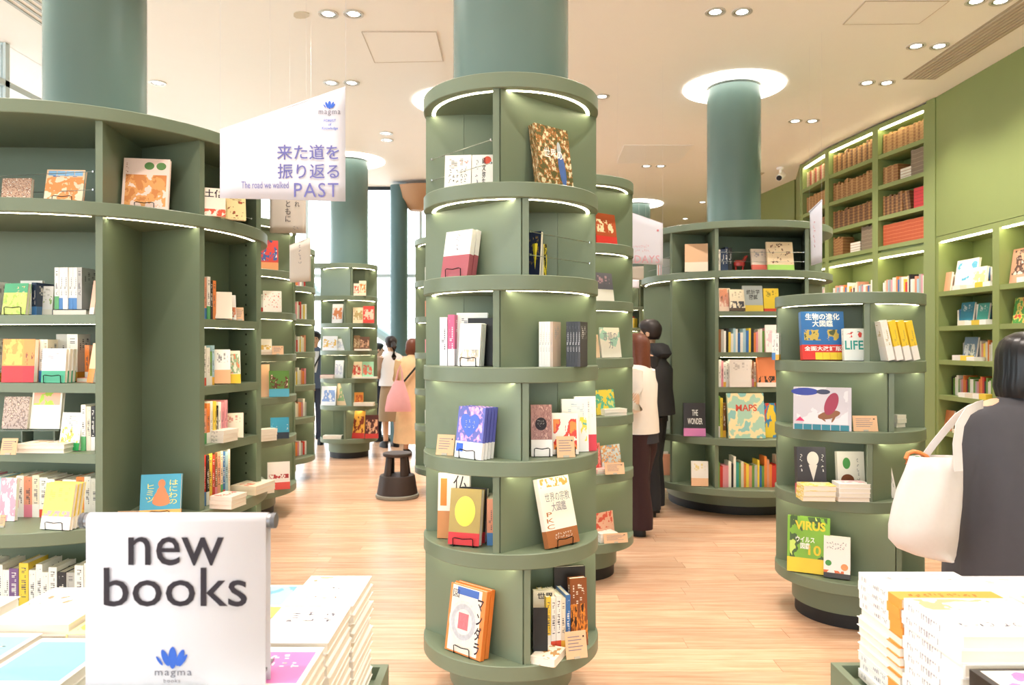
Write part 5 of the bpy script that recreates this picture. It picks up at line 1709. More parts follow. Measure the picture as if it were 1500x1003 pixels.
stack(-0.49, -0.342, 1.14, 1.345, 0.948, 0.018, cover_mat('#f4f2ea', None, art='#d879b8', box=(0.3, 0.9), text=None, seed=2, dens=0.1, scale=1.0), 'pink and white paperback nearest the frame on the corner row', G,
      titles=[('~5x2', -0.36, 0.36, 0.55, 0.85, WHITEINK)], seed=3)
stack(-1.01, -0.85, 1.42, 1.63, 0.962, 0.024, cover_mat('#fbf7f0', None, art='#d98a6a', box=(0.5, 0.75), text=None, seed=4, dens=0.6, scale=8), 'white novel with red brown sketch by the sign', G, vis=2, seed=4)
stack(-0.845, -0.70, 1.40, 1.60, 0.95, 0.02, cover_mat('#f7e9a8', None, art='#f3d45a', box=(0.1, 0.9), text='#b0a070', seed=2, dens=0.46, scale=2), 'pale yellow novel just behind the sign', G, vis=2, seed=5)
stack(-1.2, -1.03, 1.34, 1.55, 0.97, 0.024, cover_mat('#fdfaf4', None, text='#c98a6a', seed=3), 'cream white novel at the outer edge behind the sign', G, vis=2, seed=6)
stack(-1.05, -0.895, 1.20, 1.41, 0.948, 0.02, cover_mat('#f5f3ee', None, art='#8fd0e4', box=(0.12, 0.92), text=None, seed=2, dens=0.15, scale=1.2), 'outer white and light blue paperback beside the sign', G, vis=2,
      titles=[('~4x2', -0.36, 0.36, 0.4, 0.75, WHITEINK)], seed=7)
stack(-0.885, -0.735, 1.19, 1.39, 0.946, 0.02, cover_mat('#f7f4ec', None, art='#84cde0', box=(0.12, 0.92), text=None, seed=5, dens=0.15, scale=1.2), 'inner white and light blue paperback beside the sign', G, vis=2, seed=8)
stack(-1.0, -0.74, 0.95, 1.185, 0.94, 0.022, cover_mat('#fbfaf6', None, text=None, trows=False), 'plain white book at the near edge beside the sign', G, vis=2, seed=9)
sm = front('small white and orange booklet standing behind the table piles', 110, 133, 42, 1.9, 0.8, cover_mat('#f3f0ea', '#f3f0ea', 0.2, art='#e58a4a', box=(0.2, 0.55), text='#8a8a8a', seed=2), 0, 6, 0.01, G, True) if False else None

G = 'piles on the table by the tote bag'
stack(0.832, 1.06, 1.585, 1.775, 0.952, 0.0205, cover_mat('#fcfaf6', '#f2a24a', 0.27, text='#9a9aa4', seed=2), 'white book with orange band at the far corner by the tote', G, seed=11, turn={4, 5, 6, 7, 8},
      titles=[('~7x1', -0.3, 0.0, 0.7, 0.78, GREYINK), ('~7x1', 0.05, 0.42, 0.66, 0.75, GREYINK), ('~9x1', -0.4, 0.3, 0.06, 0.2, mat('rust_ink', '#b06a36', 0.7))])
stack(0.836, 1.065, 1.375, 1.58, 0.956, 0.026, cover_mat('#fdfcf9', None, text='#a6a6b4', art='#e8b08a', art2='#c8d0e0', box=(0.66, 0.97), seed=3, dens=0.5, scale=2.4), 'white novel with washed orange painting in the near corner pile', G, seed=13,
      titles=[('~6x1', -0.4, 0.3, 0.2, 0.34, GREYINK)])
stack(1.075, 1.31, 1.40, 1.60, 0.958, 0.026, cover_mat('#fdfcf9', None, art='#f0b89a', art2='#c8d0e0', box=(0.55, 0.98), text=None, seed=6, dens=0.5, scale=2.4), 'white novel with peach painting in the inner pile', G, seed=14, vis=3)
stack(0.845, 1.08, 1.19, 1.365, 0.90, 0.03, cover_mat('#2a2624', None, art='#e07ab8', art2='#f3ece0', box=(0.3, 0.95), text=None, seed=3, dens=0.44, scale=2.6), 'black and pink glossy paperback in the low pile', G, seed=15, vis=4)
stack(1.0, 1.24, 1.03, 1.18, 0.925, 0.022, cover_mat('#fbf8f6', None, art='#eaa8cc', box=(0.2, 0.6), text='#8a8a90', seed=4, dens=0.58), 'white book with pink swirl at the near edge', G, seed=16, vis=3,
      titles=[('~5x1', -0.4, 0.3, 0.6, 0.8, GREYINK)])
stack(1.075, 1.3, 1.61, 1.78, 0.94, 0.024, cover_mat('#fbf8f2', None, text='#9a9a9a', seed=2), 'plain white book at the back of the inner row', G, seed=17, vis=2)

# ------------------------------------------------------------------ the cloth sign
SX0, SX1, SY = -0.687, -0.397, 1.2
sg = empty('sign_stand', ((SX0 + SX1) / 2, SY, 0.964))
tag(sg, 'white cloth sign reading new books hung over a grey rod', 'sign')
CLOTH = mat('sign_cloth', '#dcdce6', 0.8, noise=0.01, nscale=14)
zr = 1.224 - 0.964 - 0.012
hwid = (SX1 - SX0) / 2
MB().tube([(-hwid - 0.012, 0.004, zr), (hwid + 0.012, 0.004, zr)], 0.0115, 20).build('rod', mat('grey_rod', '#8d8f94', 0.3, 0.7), sg, 40)
for s in (-1, 1):
    MB().tube([(s * (hwid + 0.006), 0.004, zr), (s * (hwid + 0.013), 0.004, zr)], 0.0125, 20).build('rod_cap', mat('rod_cap', '#5f6166', 0.4), sg, 40)
prof = [(-0.0085 - 0.0008 * math.sin(k * 0.5), zr - 0.278 * (1 - k / 12)) for k in range(13)]
prof += [(0.004 + 0.0128 * math.cos(math.pi - a), zr + 0.0128 * math.sin(a)) for a in [math.pi * k / 10 for k in range(1, 10)]]
prof += [(0.0165, zr - 0.27 * k / 12) for k in range(0, 13)]
cb = MB()
n = len(prof)
cb.v = [(-hwid, y, zz) for y, zz in prof] + [(hwid, y, zz) for y, zz in prof]
cb.f = [(k, n + k, n + k + 1, k + 1) for k in range(n - 1)]
cb.m = [0] * len(cb.f)
ck = cb.build('cloth', CLOTH, sg, 60)
so_ = ck.modifiers.new('thick', 'SOLIDIFY'); so_.thickness = 0.0012
for s in (-1, 1):
    MB().tube([(s * 0.12, 0.004, zr), (s * 0.12, 0.004, 0.002)], 0.004, 8).build('post', mat('grey_rod', '#8d8f94', 0.3, 0.7), sg)
MB().box(-0.14, 0.14, -0.004, 0.05, 0.0, 0.004).build('base_plate', mat('grey_rod', '#8d8f94', 0.3, 0.7), sg)


def on_sign(px):
    return X(px, SY - 0.01) - (SX0 + SX1) / 2


def sz(py):
    return EYE - (py - HOR) / F * (SY - 0.01) - 0.964


lettering(sg, 'new', on_sign(188), on_sign(328), sz(828), sz(786), -0.0106, INK, 0.004, name='title_lettering')
lettering(sg, 'books', on_sign(152), on_sign(362), sz(888), sz(831), -0.0106, INK, 0.004, name='title_lettering')
lettering(sg, 'magma', on_sign(227), on_sign(281), sz(992), sz(982), -0.0106, GREYINK, 0.0, name='small_lettering', spacing=1.2)
lettering(sg, 'books', on_sign(240), on_sign(264), sz(999), sz(994), -0.0106, GREYINK, 0.0, name='small_lettering', spacing=1.2)


def petals(parent, cx, cz, s, y, name='logo'):
    mb = MB()
    for (dx, dz, rx, rz, a) in ((0, 0, 0.2, 0.52, 0), (-0.34, 0.0, 0.15, 0.42, 22), (0.36, 0.0, 0.15, 0.42, -22), (0.5, -0.12, 0.09, 0.34, -34), (-0.62, -0.14, 0.07, 0.26, 36)):
        a = math.radians(a)
        n0 = len(mb.v)
        for k in range(20):
            th = 2 * math.pi * k / 20
            u, v = rx * math.sin(th), rz * math.cos(th)
            mb.v.append((cx + s * (dx + u * math.cos(a) - v * math.sin(a)), y - 0.0001 * len(mb.f), cz + s * (dz + u * math.sin(a) + v * math.cos(a))))
        mb.f.append(tuple(range(n0, n0 + 20))); mb.m.append(0)
    return mb.build(name, BLUEINK, parent)


petals(sg, on_sign(253), sz(963), 0.034, -0.0106)

FAR.build('distant_books', 'rows of small distant books in the far bookcases and lower wall bays')

# ================================================================== hanging signs
BANNER = mat('banner_cloth', '#d9d9e4', 0.85, noise=0.01, nscale=9)
BEIGE = mat('banner_beige', '#e0d6cc', 0.85, noise=0.01, nscale=9)


def banner(pts, Y, label, material=BANNER, hang=True, yawpts=None):
    """pts: top-left, top-right, bottom-right, bottom-left in picture px at distance Y (yawpts: Y for each)"""
    ys = yawpts or [Y] * 4
    w = [Vector((X(px, yy), yy, EYE - (py - HOR) / F * yy)) for (px, py), yy in zip(pts, ys)]
    o0 = (w[2] + w[3]) / 2
    e = empty('hanging_sign', o0)
    tag(e, label, 'sign')
    q = [p - o0 for p in w]
    nx, nz = 10, 6
    mb = MB()
    for j in range(nz + 1):
        for i in range(nx + 1):
            a = q[3].lerp(q[2], i / nx); b = q[0].lerp(q[1], i / nx)
            p = a.lerp(b, j / nz)
            p.y += 0.0015 * math.sin(i * 0.9 + j * 0.4)
            mb.v.append(tuple(p))
    for j in range(nz):
        for i in range(nx):
            k = j * (nx + 1) + i
            mb.f.append((k, k + 1, k + nx + 2, k + nx + 1)); mb.m.append(0)
    c = mb.build('cloth', material, e, 60)
    s = c.modifiers.new('thick', 'SOLIDIFY'); s.thickness = 0.0015
    MB().tube([q[0] + Vector((0, 0.006, 0)), q[1] + Vector((0, 0.006, 0))], 0.006, 10).build('top_rod', material, e, 40)
    if hang:
        for k in (0, 1):
            p = q[k]
            MB().tube([p + Vector((0, 0.006, 0)), Vector((p.x, p.y + 0.006, CEIL - 0.001 - o0.z))], 0.0004, 4).build('wire', BANNER, e)
    def put(body, px0, px1, py0, py1, m, **kw):
        return lettering(e, body, X(px0, Y) - o0.x, X(px1, Y) - o0.x, EYE - (py1 - HOR) / F * Y - o0.z, EYE - (py0 - HOR) / F * Y - o0.z, -0.0036, m, **kw)
    return e, put, o0


e, put, o0 = banner([(322, 191), (506, 128), (506, 295), (322, 290)], 3.2, 'slanted white hanging sign with purple Japanese lettering and a blue petal logo')
put('来た道を', 406, 497, 212, 234, PURPLE, bold=0.008)
put('振り返る', 407, 497, 240, 262, PURPLE, bold=0.008)
put('PAST', 431, 496, 268, 289, PURPLE, spacing=1.15)
put('The road we walked', 354, 423, 266, 276, PURPLE)
put('magma', 467, 499, 162, 170, GREYINK, spacing=1.2)
put('FOREST\nof\nKnowledge', 472, 495, 175, 191, BLUEINK)
petals(e, X(483, 3.2) - o0.x, EYE - (154 - HOR) / F * 3.2 - o0.z, 0.034, -0.0036)
e, put, o0 = banner([(395, 270), (448, 262), (448, 342), (395, 341)], 4.6, 'beige hanging sign with dark vertical characters below the white road sign', BEIGE)
put('れ', 432, 439, 295, 303, INK)
put('ともに', 418, 426, 294, 325, INK, vertical=True)
put('~3x1', 429, 443, 331, 337, GREYINK)
e, put, o0 = banner([(424, 360), (455, 348), (455, 412), (424, 414)], 5.6, 'small pale hanging sign with faint vertical writing near the slim window tower', BEIGE)
put('~1x5', 437, 442, 358, 388, GREYINK)
e, put, o0 = banner([(905, 305), (971, 328), (971, 388), (905, 385)], 6.4, 'slanted white hanging sign with pale pink capitals ending in DAYS')
put('RDAYS', 920, 966, 374, 385, PINKINK, spacing=1.1)
put('~9x2', 927, 951, 358, 370, PINKINK)
put('■', 962, 965, 336, 339, mat('rose_ink2', '#d98a90', 0.7))
e, put, o0 = banner([(905, 392), (946, 390), (946, 410), (905, 409)], 9.0, 'beige hanging sign just under the pink lettered one', BEIGE)
e, put, o0 = banner([(905, 408), (936, 410), (936, 422), (905, 421)], 10.6, 'smallest pale hanging sign under the pink lettered one', BANNER)
e, put, o0 = banner([(1186, 310), (1204, 293), (1204, 384), (1188, 389)], 5.9, 'narrow white hanging sign with faint pink writing beside the old volumes', BANNER, yawpts=[6.1, 5.8, 5.8, 6.1])
put('~1x6', 1194, 1199, 320, 362, PINKINK)

# ================================================================== step stool
DARKP = mat('stool_plastic', '#3a2c27', 0.5, noise=0.08, nscale=40, bump=0.1)
st = empty('step_stool', (X(582, 7.25), 7.25, 0))
tag(st, 'dark brown round plastic step stool on the oak floor', 'stool')
MB().lathe(0, 0, [(0.205, 0.0), (0.21, 0.008), (0.21, 0.03), (0.2, 0.036)], 48).build('bumper', mat('stool_bumper', '#9a988e', 0.6), st, 40)
MB().lathe(0, 0, [(0.198, 0.036), (0.172, 0.205), (0.166, 0.215), (0.15, 0.218)], 48).build('lower_step', DARKP, st, 40)
for k in range(4):
    a = math.pi / 4 + k * math.pi / 2
    mb = MB()
    mb.loft([(0.118 * math.cos(a), 0.118 * math.sin(a), 0.212, 0.05, 0.028, a + math.pi / 2), (0.1 * math.cos(a), 0.1 * math.sin(a), 0.40, 0.036, 0.022, a + math.pi / 2)], 12)
    mb.build('support', DARKP, st, 40)
MB().lathe(0, 0, [(0.128, 0.398), (0.14, 0.404), (0.142, 0.425), (0.136, 0.432), (0.0005, 0.434)], 48).build('top_step', DARKP, st, 40)

# ================================================================== people
SKIN = mat('skin', '#dfb394', 0.55)
HAIRB = mat('hair_black', '#15151b', 0.4, noise=0.3, nscale=60)
HAIRR = mat('hair_auburn', '#6e3a26', 0.45, noise=0.25, nscale=60)
HAIRD = mat('hair_dark', '#2a2020', 0.45, noise=0.25, nscale=60)


def skin(name, joints, edges, material, parent, root, sub=2):
    """grows one continuous surface round a skeleton: joints {name: (x, y, z, r)}"""
    names = list(joints)
    me = bpy.data.meshes.new(name)
    me.from_pydata([joints[n][:3] for n in names], [(names.index(a), names.index(b)) for a, b in edges], [])
    o = bpy.data.objects.new(name, me)
    COL.objects.link(o)
    o.modifiers.new('skin', 'SKIN')
    sv = me.skin_vertices[0].data
    for i, n in enumerate(names):
        r = joints[n][3]
        sv[i].radius = (r, joints[n][4] if len(joints[n]) > 4 else r)
        sv[i].use_root = (n == root)
    ss = o.modifiers.new('smooth', 'SUBSURF')
    ss.levels = ss.render_levels = sub
    dg = bpy.context.evaluated_depsgraph_get()
    m2 = bpy.data.meshes.new_from_object(o.evaluated_get(dg))
    bpy.data.objects.remove(o)
    m2.name = name
    m2.materials.clear(); m2.materials.append(material)
    m2.polygons.foreach_set('use_smooth', [True] * len(m2.polygons))
    return obj(name, m2, parent)


def person(label, x, y, yaw, H, arms, legs=None, hair=HAIRD, stoop=0.0, headturn=0.0):
    """arms: {'l': (elbow, wrist), 'r': ...} in local metres; local front is -y; returns root and joints"""
    e = empty('person', (x, y, 0), math.radians(yaw))
    tag(e, label, 'person')
    s = H / 1.65
    J = {}
    J['pelvis'] = (0, 0.0, 0.90 * s, 0.115 * s, 0.095 * s)
    J['waist'] = (0, 0.01, 1.05 * s, 0.105 * s, 0.085 * s)
    J['chest'] = (0, 0.01 - stoop, 1.24 * s, 0.12 * s, 0.09 * s)
    J['neckb'] = (0, 0.005 - stoop * 1.3, 1.38 * s, 0.055 * s)
    J['neck'] = (0, -0.01 - stoop * 1.5, 1.43 * s, 0.045 * s)
    J['jaw'] = (0, -0.03 - stoop * 1.7, 1.49 * s, 0.062 * s, 0.07 * s)
    J['skull'] = (0, -0.02 - stoop * 1.7, 1.56 * s, 0.074 * s, 0.086 * s)
    J['crown'] = (0, -0.015 - stoop * 1.7, 1.62 * s, 0.05 * s, 0.058 * s)
    E = [('pelvis', 'waist'), ('waist', 'chest'), ('chest', 'neckb'), ('neckb', 'neck'), ('neck', 'jaw'), ('jaw', 'skull'), ('skull', 'crown')]
    for sd, sg_ in (('l', 1), ('r', -1)):      # l = local +x
        J['sh' + sd] = (sg_ * 0.165 * s, 0.01 - stoop, 1.345 * s, 0.05 * s)
        E.append(('chest', 'sh' + sd))
        el, wr_ = arms[sd]
        J['el' + sd] = (*[v * s for v in el], 0.037 * s)
        J['wr' + sd] = (*[v * s for v in wr_], 0.024 * s)
        E += [('sh' + sd, 'el' + sd), ('el' + sd, 'wr' + sd)]
        d = (Vector(J['wr' + sd][:3]) - Vector(J['el' + sd][:3])).normalized()
        wv = Vector(J['wr' + sd][:3])
        pv = wv + d * 0.065 * s
        J['pa' + sd] = (*pv, 0.026 * s, 0.014 * s)
        E.append(('wr' + sd, 'pa' + sd))
        sidev = d.cross(Vector((0, 1, 0)))
        if sidev.length < 0.1:
            sidev = d.cross(Vector((1, 0, 0)))
        sidev.normalize()
        curl = d.cross(sidev)
        for k in range(4):
            f0 = pv + sidev * (k - 1.5) * 0.019 * s + d * 0.02 * s
            ln = (0.052, 0.062, 0.058, 0.045)[k] * s
            f1 = f0 + d * ln * 0.6 + curl * 0.008 * s
            f2 = f1 + d * ln * 0.4 + curl * 0.02 * s
            J['f%d%s' % (k, sd)] = (*f0, 0.009 * s)
            J['g%d%s' % (k, sd)] = (*f1, 0.0085 * s)
            J['h%d%s' % (k, sd)] = (*f2, 0.007 * s)
            E += [('pa' + sd, 'f%d%s' % (k, sd)), ('f%d%s' % (k, sd), 'g%d%s' % (k, sd)), ('g%d%s' % (k, sd), 'h%d%s' % (k, sd))]
        t0 = wv + d * 0.025 * s - sidev * 0.034 * s
        t1 = t0 + d * 0.045 * s - sidev * 0.01 * s + curl * 0.012 * s
        J['t0' + sd] = (*t0, 0.0105 * s); J['t1' + sd] = (*t1, 0.009 * s)
        E += [('wr' + sd, 't0' + sd), ('t0' + sd, 't1' + sd)]
        lx = (legs or {}).get(sd, (0.0, 0.0))
        J['hp' + sd] = (sg_ * 0.085 * s, 0.0, 0.84 * s, 0.085 * s)
        J['kn' + sd] = (sg_ * 0.088 * s + lx[0] * .5, -0.01 + lx[1] * .5, 0.47 * s, 0.056 * s)
        J['an' + sd] = (sg_ * 0.088 * s + lx[0], 0.015 + lx[1], 0.085 * s, 0.036 * s)
        J['ft' + sd] = (sg_ * 0.092 * s + lx[0], -0.13 * s + lx[1], 0.035 * s, 0.03 * s)
        E += [('pelvis', 'hp' + sd), ('hp' + sd, 'kn' + sd), ('kn' + sd, 'an' + sd), ('an' + sd, 'ft' + sd)]
    skin('body', J, E, SKIN, e, 'pelvis')
    # face
    hx, hy, hz = J['skull'][:3]
    fy = hy - 0.083 * s
    EY = mat('eye_dark', '#1d1a1c', 0.3)
    for sg_ in (-1, 1):
        MB().loft([(hx + sg_ * 0.03 * s, fy + 0.004, hz - 0.022 * s, 0.004, 0.004), (hx + sg_ * 0.03 * s, fy + 0.002, hz - 0.016 * s, 0.011 * s, 0.006), (hx + sg_ * 0.03 * s, fy + 0.004, hz - 0.010 * s, 0.004, 0.004)], 10).build('eye', EY, e, 60)
        MB().box(hx + sg_ * 0.03 * s - 0.014 * s, hx + sg_ * 0.03 * s + 0.014 * s, fy - 0.001, fy + 0.006, hz + 0.006 * s, hz + 0.011 * s).build('eyebrow', EY, e)
        MB().loft([(hx + sg_ * 0.073 * s, hy + 0.005, hz - 0.045 * s, 0.006, 0.01), (hx + sg_ * 0.078 * s, hy + 0.005, hz - 0.02 * s, 0.009, 0.02 * s), (hx + sg_ * 0.075 * s, hy + 0.008, hz + 0.006 * s, 0.006, 0.012)], 10).build('ear', SKIN, e, 60)
    MB().loft([(hx, fy + 0.002, hz - 0.05 * s, 0.012 * s, 0.012), (hx, fy - 0.004, hz - 0.04 * s, 0.013 * s, 0.016), (hx, fy + 0.004, hz - 0.006 * s, 0.006 * s, 0.008)], 10).build('nose', SKIN, e, 60)
    MB().loft([(hx, fy + 0.012, hz - 0.078 * s, 0.012 * s, 0.006), (hx, fy + 0.008, hz - 0.072 * s, 0.019 * s, 0.008), (hx, fy + 0.012, hz - 0.066 * s, 0.012 * s, 0.006)], 12).build('mouth', mat('lips', '#b5645c', 0.5), e, 60)
    for sd in 'lr':
        a = J['ft' + sd]; b = J['an' + sd]
        MB().loft([(b[0], (a[1] + b[1]) / 2 - 0.02, 0.0, 0.05 * s, 0.135 * s), (b[0], (a[1] + b[1]) / 2 - 0.02, 0.03, 0.05 * s, 0.135 * s), (b[0], (a[1] + b[1]) / 2, 0.065 * s, 0.045 * s, 0.11 * s), (b[0], b[1], 0.1 * s, 0.042 * s, 0.05 * s)], 20).build('shoe', BLACK, e, 60)
    return e, J, s


def sleeves(e, J, s, material, to=1.0, fat=1.5, name='sleeve'):
    for sd in 'lr':
        a, b, c = (Vector(J[k + sd][:3]) for k in ('sh', 'el', 'wr'))
        m = b.lerp(c, to)
        pts = [a + (a - b).normalized() * 0.0, a.lerp(b, 0.5), b, b.lerp(m, 0.5), m]
        MB().tube(pts, [0.062 * s * fat / 1.4, 0.056 * s * fat / 1.4, 0.05 * s * fat / 1.4, 0.046 * s * fat / 1.4, 0.04 * s * fat / 1.4], 14).build(name, material, e, 60)


def trousers(e, J, s, material, wide=1.0):
    mb = MB()
    z = [J['pelvis'][2] + 0.08 * s, J['pelvis'][2] - 0.06 * s]
    MB().loft([(0, 0.005, J['pelvis'][2] + 0.12 * s, 0.13 * s, 0.105 * s), (0, 0.01, J['pelvis'][2], 0.165 * s, 0.125 * s), (0, 0.01, J['pelvis'][2] - 0.1 * s, 0.175 * s, 0.13 * s)], 24).build('trousers', material, e, 60)
    for sd in 'lr':
        h, k, a = (Vector(J[n + sd][:3]) for n in ('hp', 'kn', 'an'))
        MB().loft([(h.x, h.y + 0.01, h.z, 0.1 * s * wide, 0.115 * s), (h.x, h.y, h.z - 0.15 * s, 0.092 * s * wide, 0.1 * s * wide), (k.x, k.y, k.z, 0.075 * s * wide, 0.082 * s * wide), (a.x, a.y, a.z + 0.1 * s, 0.07 * s * wide, 0.078 * s * wide), (a.x, a.y - 0.01, a.z - 0.02, 0.074 * s * wide, 0.085 * s * wide)], 20).build('trouser_leg', material, e, 60)


def top(e, J, s, material, hem=0.86, wide=1.0, deep=1.0, name='top', neck=0.06):
    cx, cy = J['chest'][0], J['chest'][1]
    sec = [(0, 0.005, hem * s, 0.19 * s * wide, 0.145 * s * deep), (0, 0.005, (hem + 1.05) / 2 * s, 0.185 * s * wide, 0.14 * s * deep), (0, cy * .5, 1.08 * s, 0.172 * s * wide, 0.128 * s * deep), (0, cy, 1.24 * s, 0.19 * s * wide, 0.125 * s * deep),
           (0, cy, 1.33 * s, 0.19 * s, 0.105 * s), (0, cy, 1.385 * s, 0.14 * s, 0.08 * s), (0, cy, 1.415 * s, 0.068 * s, 0.062 * s), (0, cy, 1.43 * s, neck * s, 0.058 * s)]
    return MB().loft(sec, 28).build(name, material, e, 70)


def hair_cap(e, J, s, material, length=0.0, back=0.0, wide=1.0, name='hair'):
    """cap over the skull; length = how far it falls below the skull centre"""
    hx, hy, hz = J['skull'][:3]
    sec = []
    if length > 0.08:
        sec += [(hx, hy + 0.03 + back, hz - length * s, 0.075 * s * wide, 0.045 * s), (hx, hy + 0.03 + back * .8, hz - length * 0.7 * s, 0.098 * s * wide, 0.07 * s), (hx, hy + 0.03, hz - length * 0.35 * s, 0.095 * s * wide, 0.082 * s)]
    else:
        sec += [(hx, hy + 0.035, hz - 0.07 * s, 0.06 * s, 0.05 * s), (hx, hy + 0.025, hz - 0.03 * s, 0.08 * s, 0.078 * s)]
    sec += [(hx, hy + 0.02, hz + 0.02 * s, 0.092 * s, 0.092 * s), (hx, hy + 0.008, hz + 0.05 * s, 0.088 * s, 0.096 * s), (hx, hy + 0.005, hz + 0.085 * s, 0.066 * s, 0.075 * s), (hx, hy + 0.005, hz + 0.104 * s, 0.03 * s, 0.035 * s)]
    return MB().loft(sec, 24).build(name, material, e, 70)


# --- couple browsing behind the central tower
NEUT = {'l': ((0.22, 0.0, 1.08), (0.2, -0.12, 0.86)), 'r': ((-0.22, 0.0, 1.08), (-0.2, -0.12, 0.86))}
FOLD = {'l': ((0.21, -0.02, 1.06), (0.06, -0.22, 1.08)), 'r': ((-0.21, -0.02, 1.06), (-0.05, -0.22, 1.02))}
BACKHOLD = {'l': ((0.24, 0.05, 1.07), (0.08, -0.2, 1.0)), 'r': ((-0.23, 0.03, 1.06), (-0.1, -0.2, 1.02))}
e, J, s = person('woman with long auburn hair in a white sweater and dark maroon trousers', X(936, 5.86), 5.86, -118, 1.57, BACKHOLD, {'l': (0.0, 0.03), 'r': (0, -0.05)})
top(e, J, s, mat('sweater_white', '#f3e9de', 0.9, noise=0.03, nscale=25, bump=0.2), 0.84, 1.05, 1.1, 'sweater')
sleeves(e, J, s, mat('sweater_white', '#f3e9de', 0.9), 0.95, 1.7)
MB().loft([(0, 0.01, 0.76 * s, 0.19 * s, 0.15 * s), (0, 0.01, 0.86 * s, 0.187 * s, 0.145 * s)], 24).build('shirt_hem', mat('dark_check', '#33333b', 0.8), e, 60)
trousers(e, J, s, mat('trousers_maroon', '#33181c', 0.8), 1.25)
hair_cap(e, J, s, HAIRR, 0.3, 0.02, 1.05)
e, J, s = person('man in a black hooded jacket behind the white sweater', X(954, 6.5), 6.5, -112, 1.7, FOLD)
top(e, J, s, mat('jacket_black', '#1f1f23', 0.7, noise=0.1, nscale=18, bump=0.2), 0.86, 1.3, 1.35, 'jacket')
sleeves(e, J, s, mat('jacket_black', '#1f1f23', 0.7), 0.95, 2.1)
MB().loft([(0, 0.06, 1.33 * s, 0.13 * s, 0.08 * s), (0, 0.075, 1.37 * s, 0.15 * s, 0.1 * s), (0, 0.06, 1.44 * s, 0.12 * s, 0.085 * s), (0, 0.03, 1.46 * s, 0.085 * s, 0.07 * s)], 24).build('hood', mat('jacket_black', '#1f1f23', 0.7), e, 60)
trousers(e, J, s, mat('trousers_black', '#1a1b20', 0.8), 1.1)
hair_cap(e, J, s, HAIRD, 0.05)

# --- far aisle
e, J, s = person('woman in a white blouse and brown skirt with a dark ponytail by the far tower', X(573, 10.7), 10.7, -150, 1.6, FOLD)
top(e, J, s, mat('blouse_white', '#f1eff2', 0.8), 0.92, 1.0, 1.0, 'blouse')
sleeves(e, J, s, mat('sleeve_taupe', '#b79a86', 0.8), 0.9, 1.6)
MB().loft([(0, 0.01, 0.4 * s, 0.2 * s, 0.17 * s), (0, 0.01, 0.7 * s, 0.185 * s, 0.15 * s), (0, 0.01, 0.98 * s, 0.15 * s, 0.12 * s)], 24).build('skirt', mat('skirt_brown', '#a58a6c', 0.8), e, 60)
hair_cap(e, J, s, HAIRD, 0.05)
hx, hy, hz = J['skull'][:3]
MB().tube([(hx, hy + 0.09, hz + 0.0), (hx, hy + 0.14, hz - 0.06), (hx, hy + 0.13, hz - 0.2), (hx, hy + 0.11, hz - 0.28)], [0.03, 0.04, 0.036, 0.012], 12).build('ponytail', HAIRD, e, 60)
e, J, s = person('woman in a long peach floral dress with a black strap across her back', X(604, 9.85), 9.85, 172, 1.56, NEUT)
PEACH = mat('dress_peach', '#eec79a', 0.85, noise=0.16, nscale=9)
top(e, J, s, PEACH, 0.9, 1.05, 1.05, 'dress_top')
sleeves(e, J, s, PEACH, 0.6, 1.9)
MB().loft([(0, 0.01, 0.2 * s, 0.27 * s, 0.24 * s), (0, 0.01, 0.6 * s, 0.225 * s, 0.19 * s), (0, 0.01, 0.95 * s, 0.185 * s, 0.14 * s)], 28).build('dress_skirt', PEACH, e, 60)
MB().tube([(-0.17, 0.02, 1.38), (-0.1, 0.15, 1.2), (0.05, 0.17, 1.02), (0.17, 0.12, 0.9)], 0.013, 8).build('strap', BLACK, e, 60)
hair_cap(e, J, s, HAIRR, 0.14)
bg = empty('shoulder_bag', (X(583, 9.56), 9.56, 0.62))
tag(bg, 'pale pink fabric shoulder bag hanging between the two women', 'bag')
PINKB = mat('bag_pink', '#f0b3b8', 0.85, noise=0.05, nscale=20)
MB().loft([(0, 0, 0.0, 0.17, 0.03), (0, 0, 0.04, 0.172, 0.045), (0, 0, 0.2, 0.14, 0.04), (0.01, 0, 0.34, 0.085, 0.025), (0.015, 0, 0.4, 0.06, 0.015)], 24).build('bag_body', PINKB, bg, 60)
MB().tube([(-0.03, 0, 0.38), (0.0, 0, 0.52), (0.03, 0, 0.6), (0.05, 0, 0.52), (0.06, 0, 0.38)], 0.011, 8).build('bag_strap', PINKB, bg, 60)
e, J, s = person('man in a dark blue suit with a pale shirt standing behind the slim window tower', X(461, 11.1), 11.1, 12, 1.68, NEUT)
top(e, J, s, mat('suit_blue', '#4c5a72', 0.7), 0.82, 1.05, 1.1, 'jacket')
sleeves(e, J, s, mat('suit_blue', '#4c5a72', 0.7), 0.95, 1.6)
MB().loft([(0, -0.135, 1.05 * s, 0.03, 0.01), (0, -0.135, 1.2 * s, 0.055, 0.012), (0, -0.11, 1.36 * s, 0.075, 0.012)], 12).build('shirt_front', mat('shirt_pale', '#e6eaf0', 0.7), e, 60)
MB().tube([(0.1, -0.12, 1.36), (0.0, -0.16, 1.15), (-0.15, -0.13, 0.95)], 0.011, 8).build('bag_strap', BLACK, e, 60)
trousers(e, J, s, mat('trousers_navy', '#2a3040', 0.8), 1.0)
hair_cap(e, J, s, HAIRB, 0.05)
e, J, s = person('person in dark navy clothes half hidden beside the slim window tower', X(553, 11.4), 11.4, 100, 1.5, FOLD)
top(e, J, s, mat('navy_coat', '#252c3c', 0.8), 0.5, 1.0, 1.0, 'coat')
sleeves(e, J, s, mat('navy_coat', '#252c3c', 0.8), 0.6, 1.6)
trousers(e, J, s, mat('trousers_navy', '#2a3040', 0.8), 1.0)
hair_cap(e, J, s, HAIRB, 0.06)

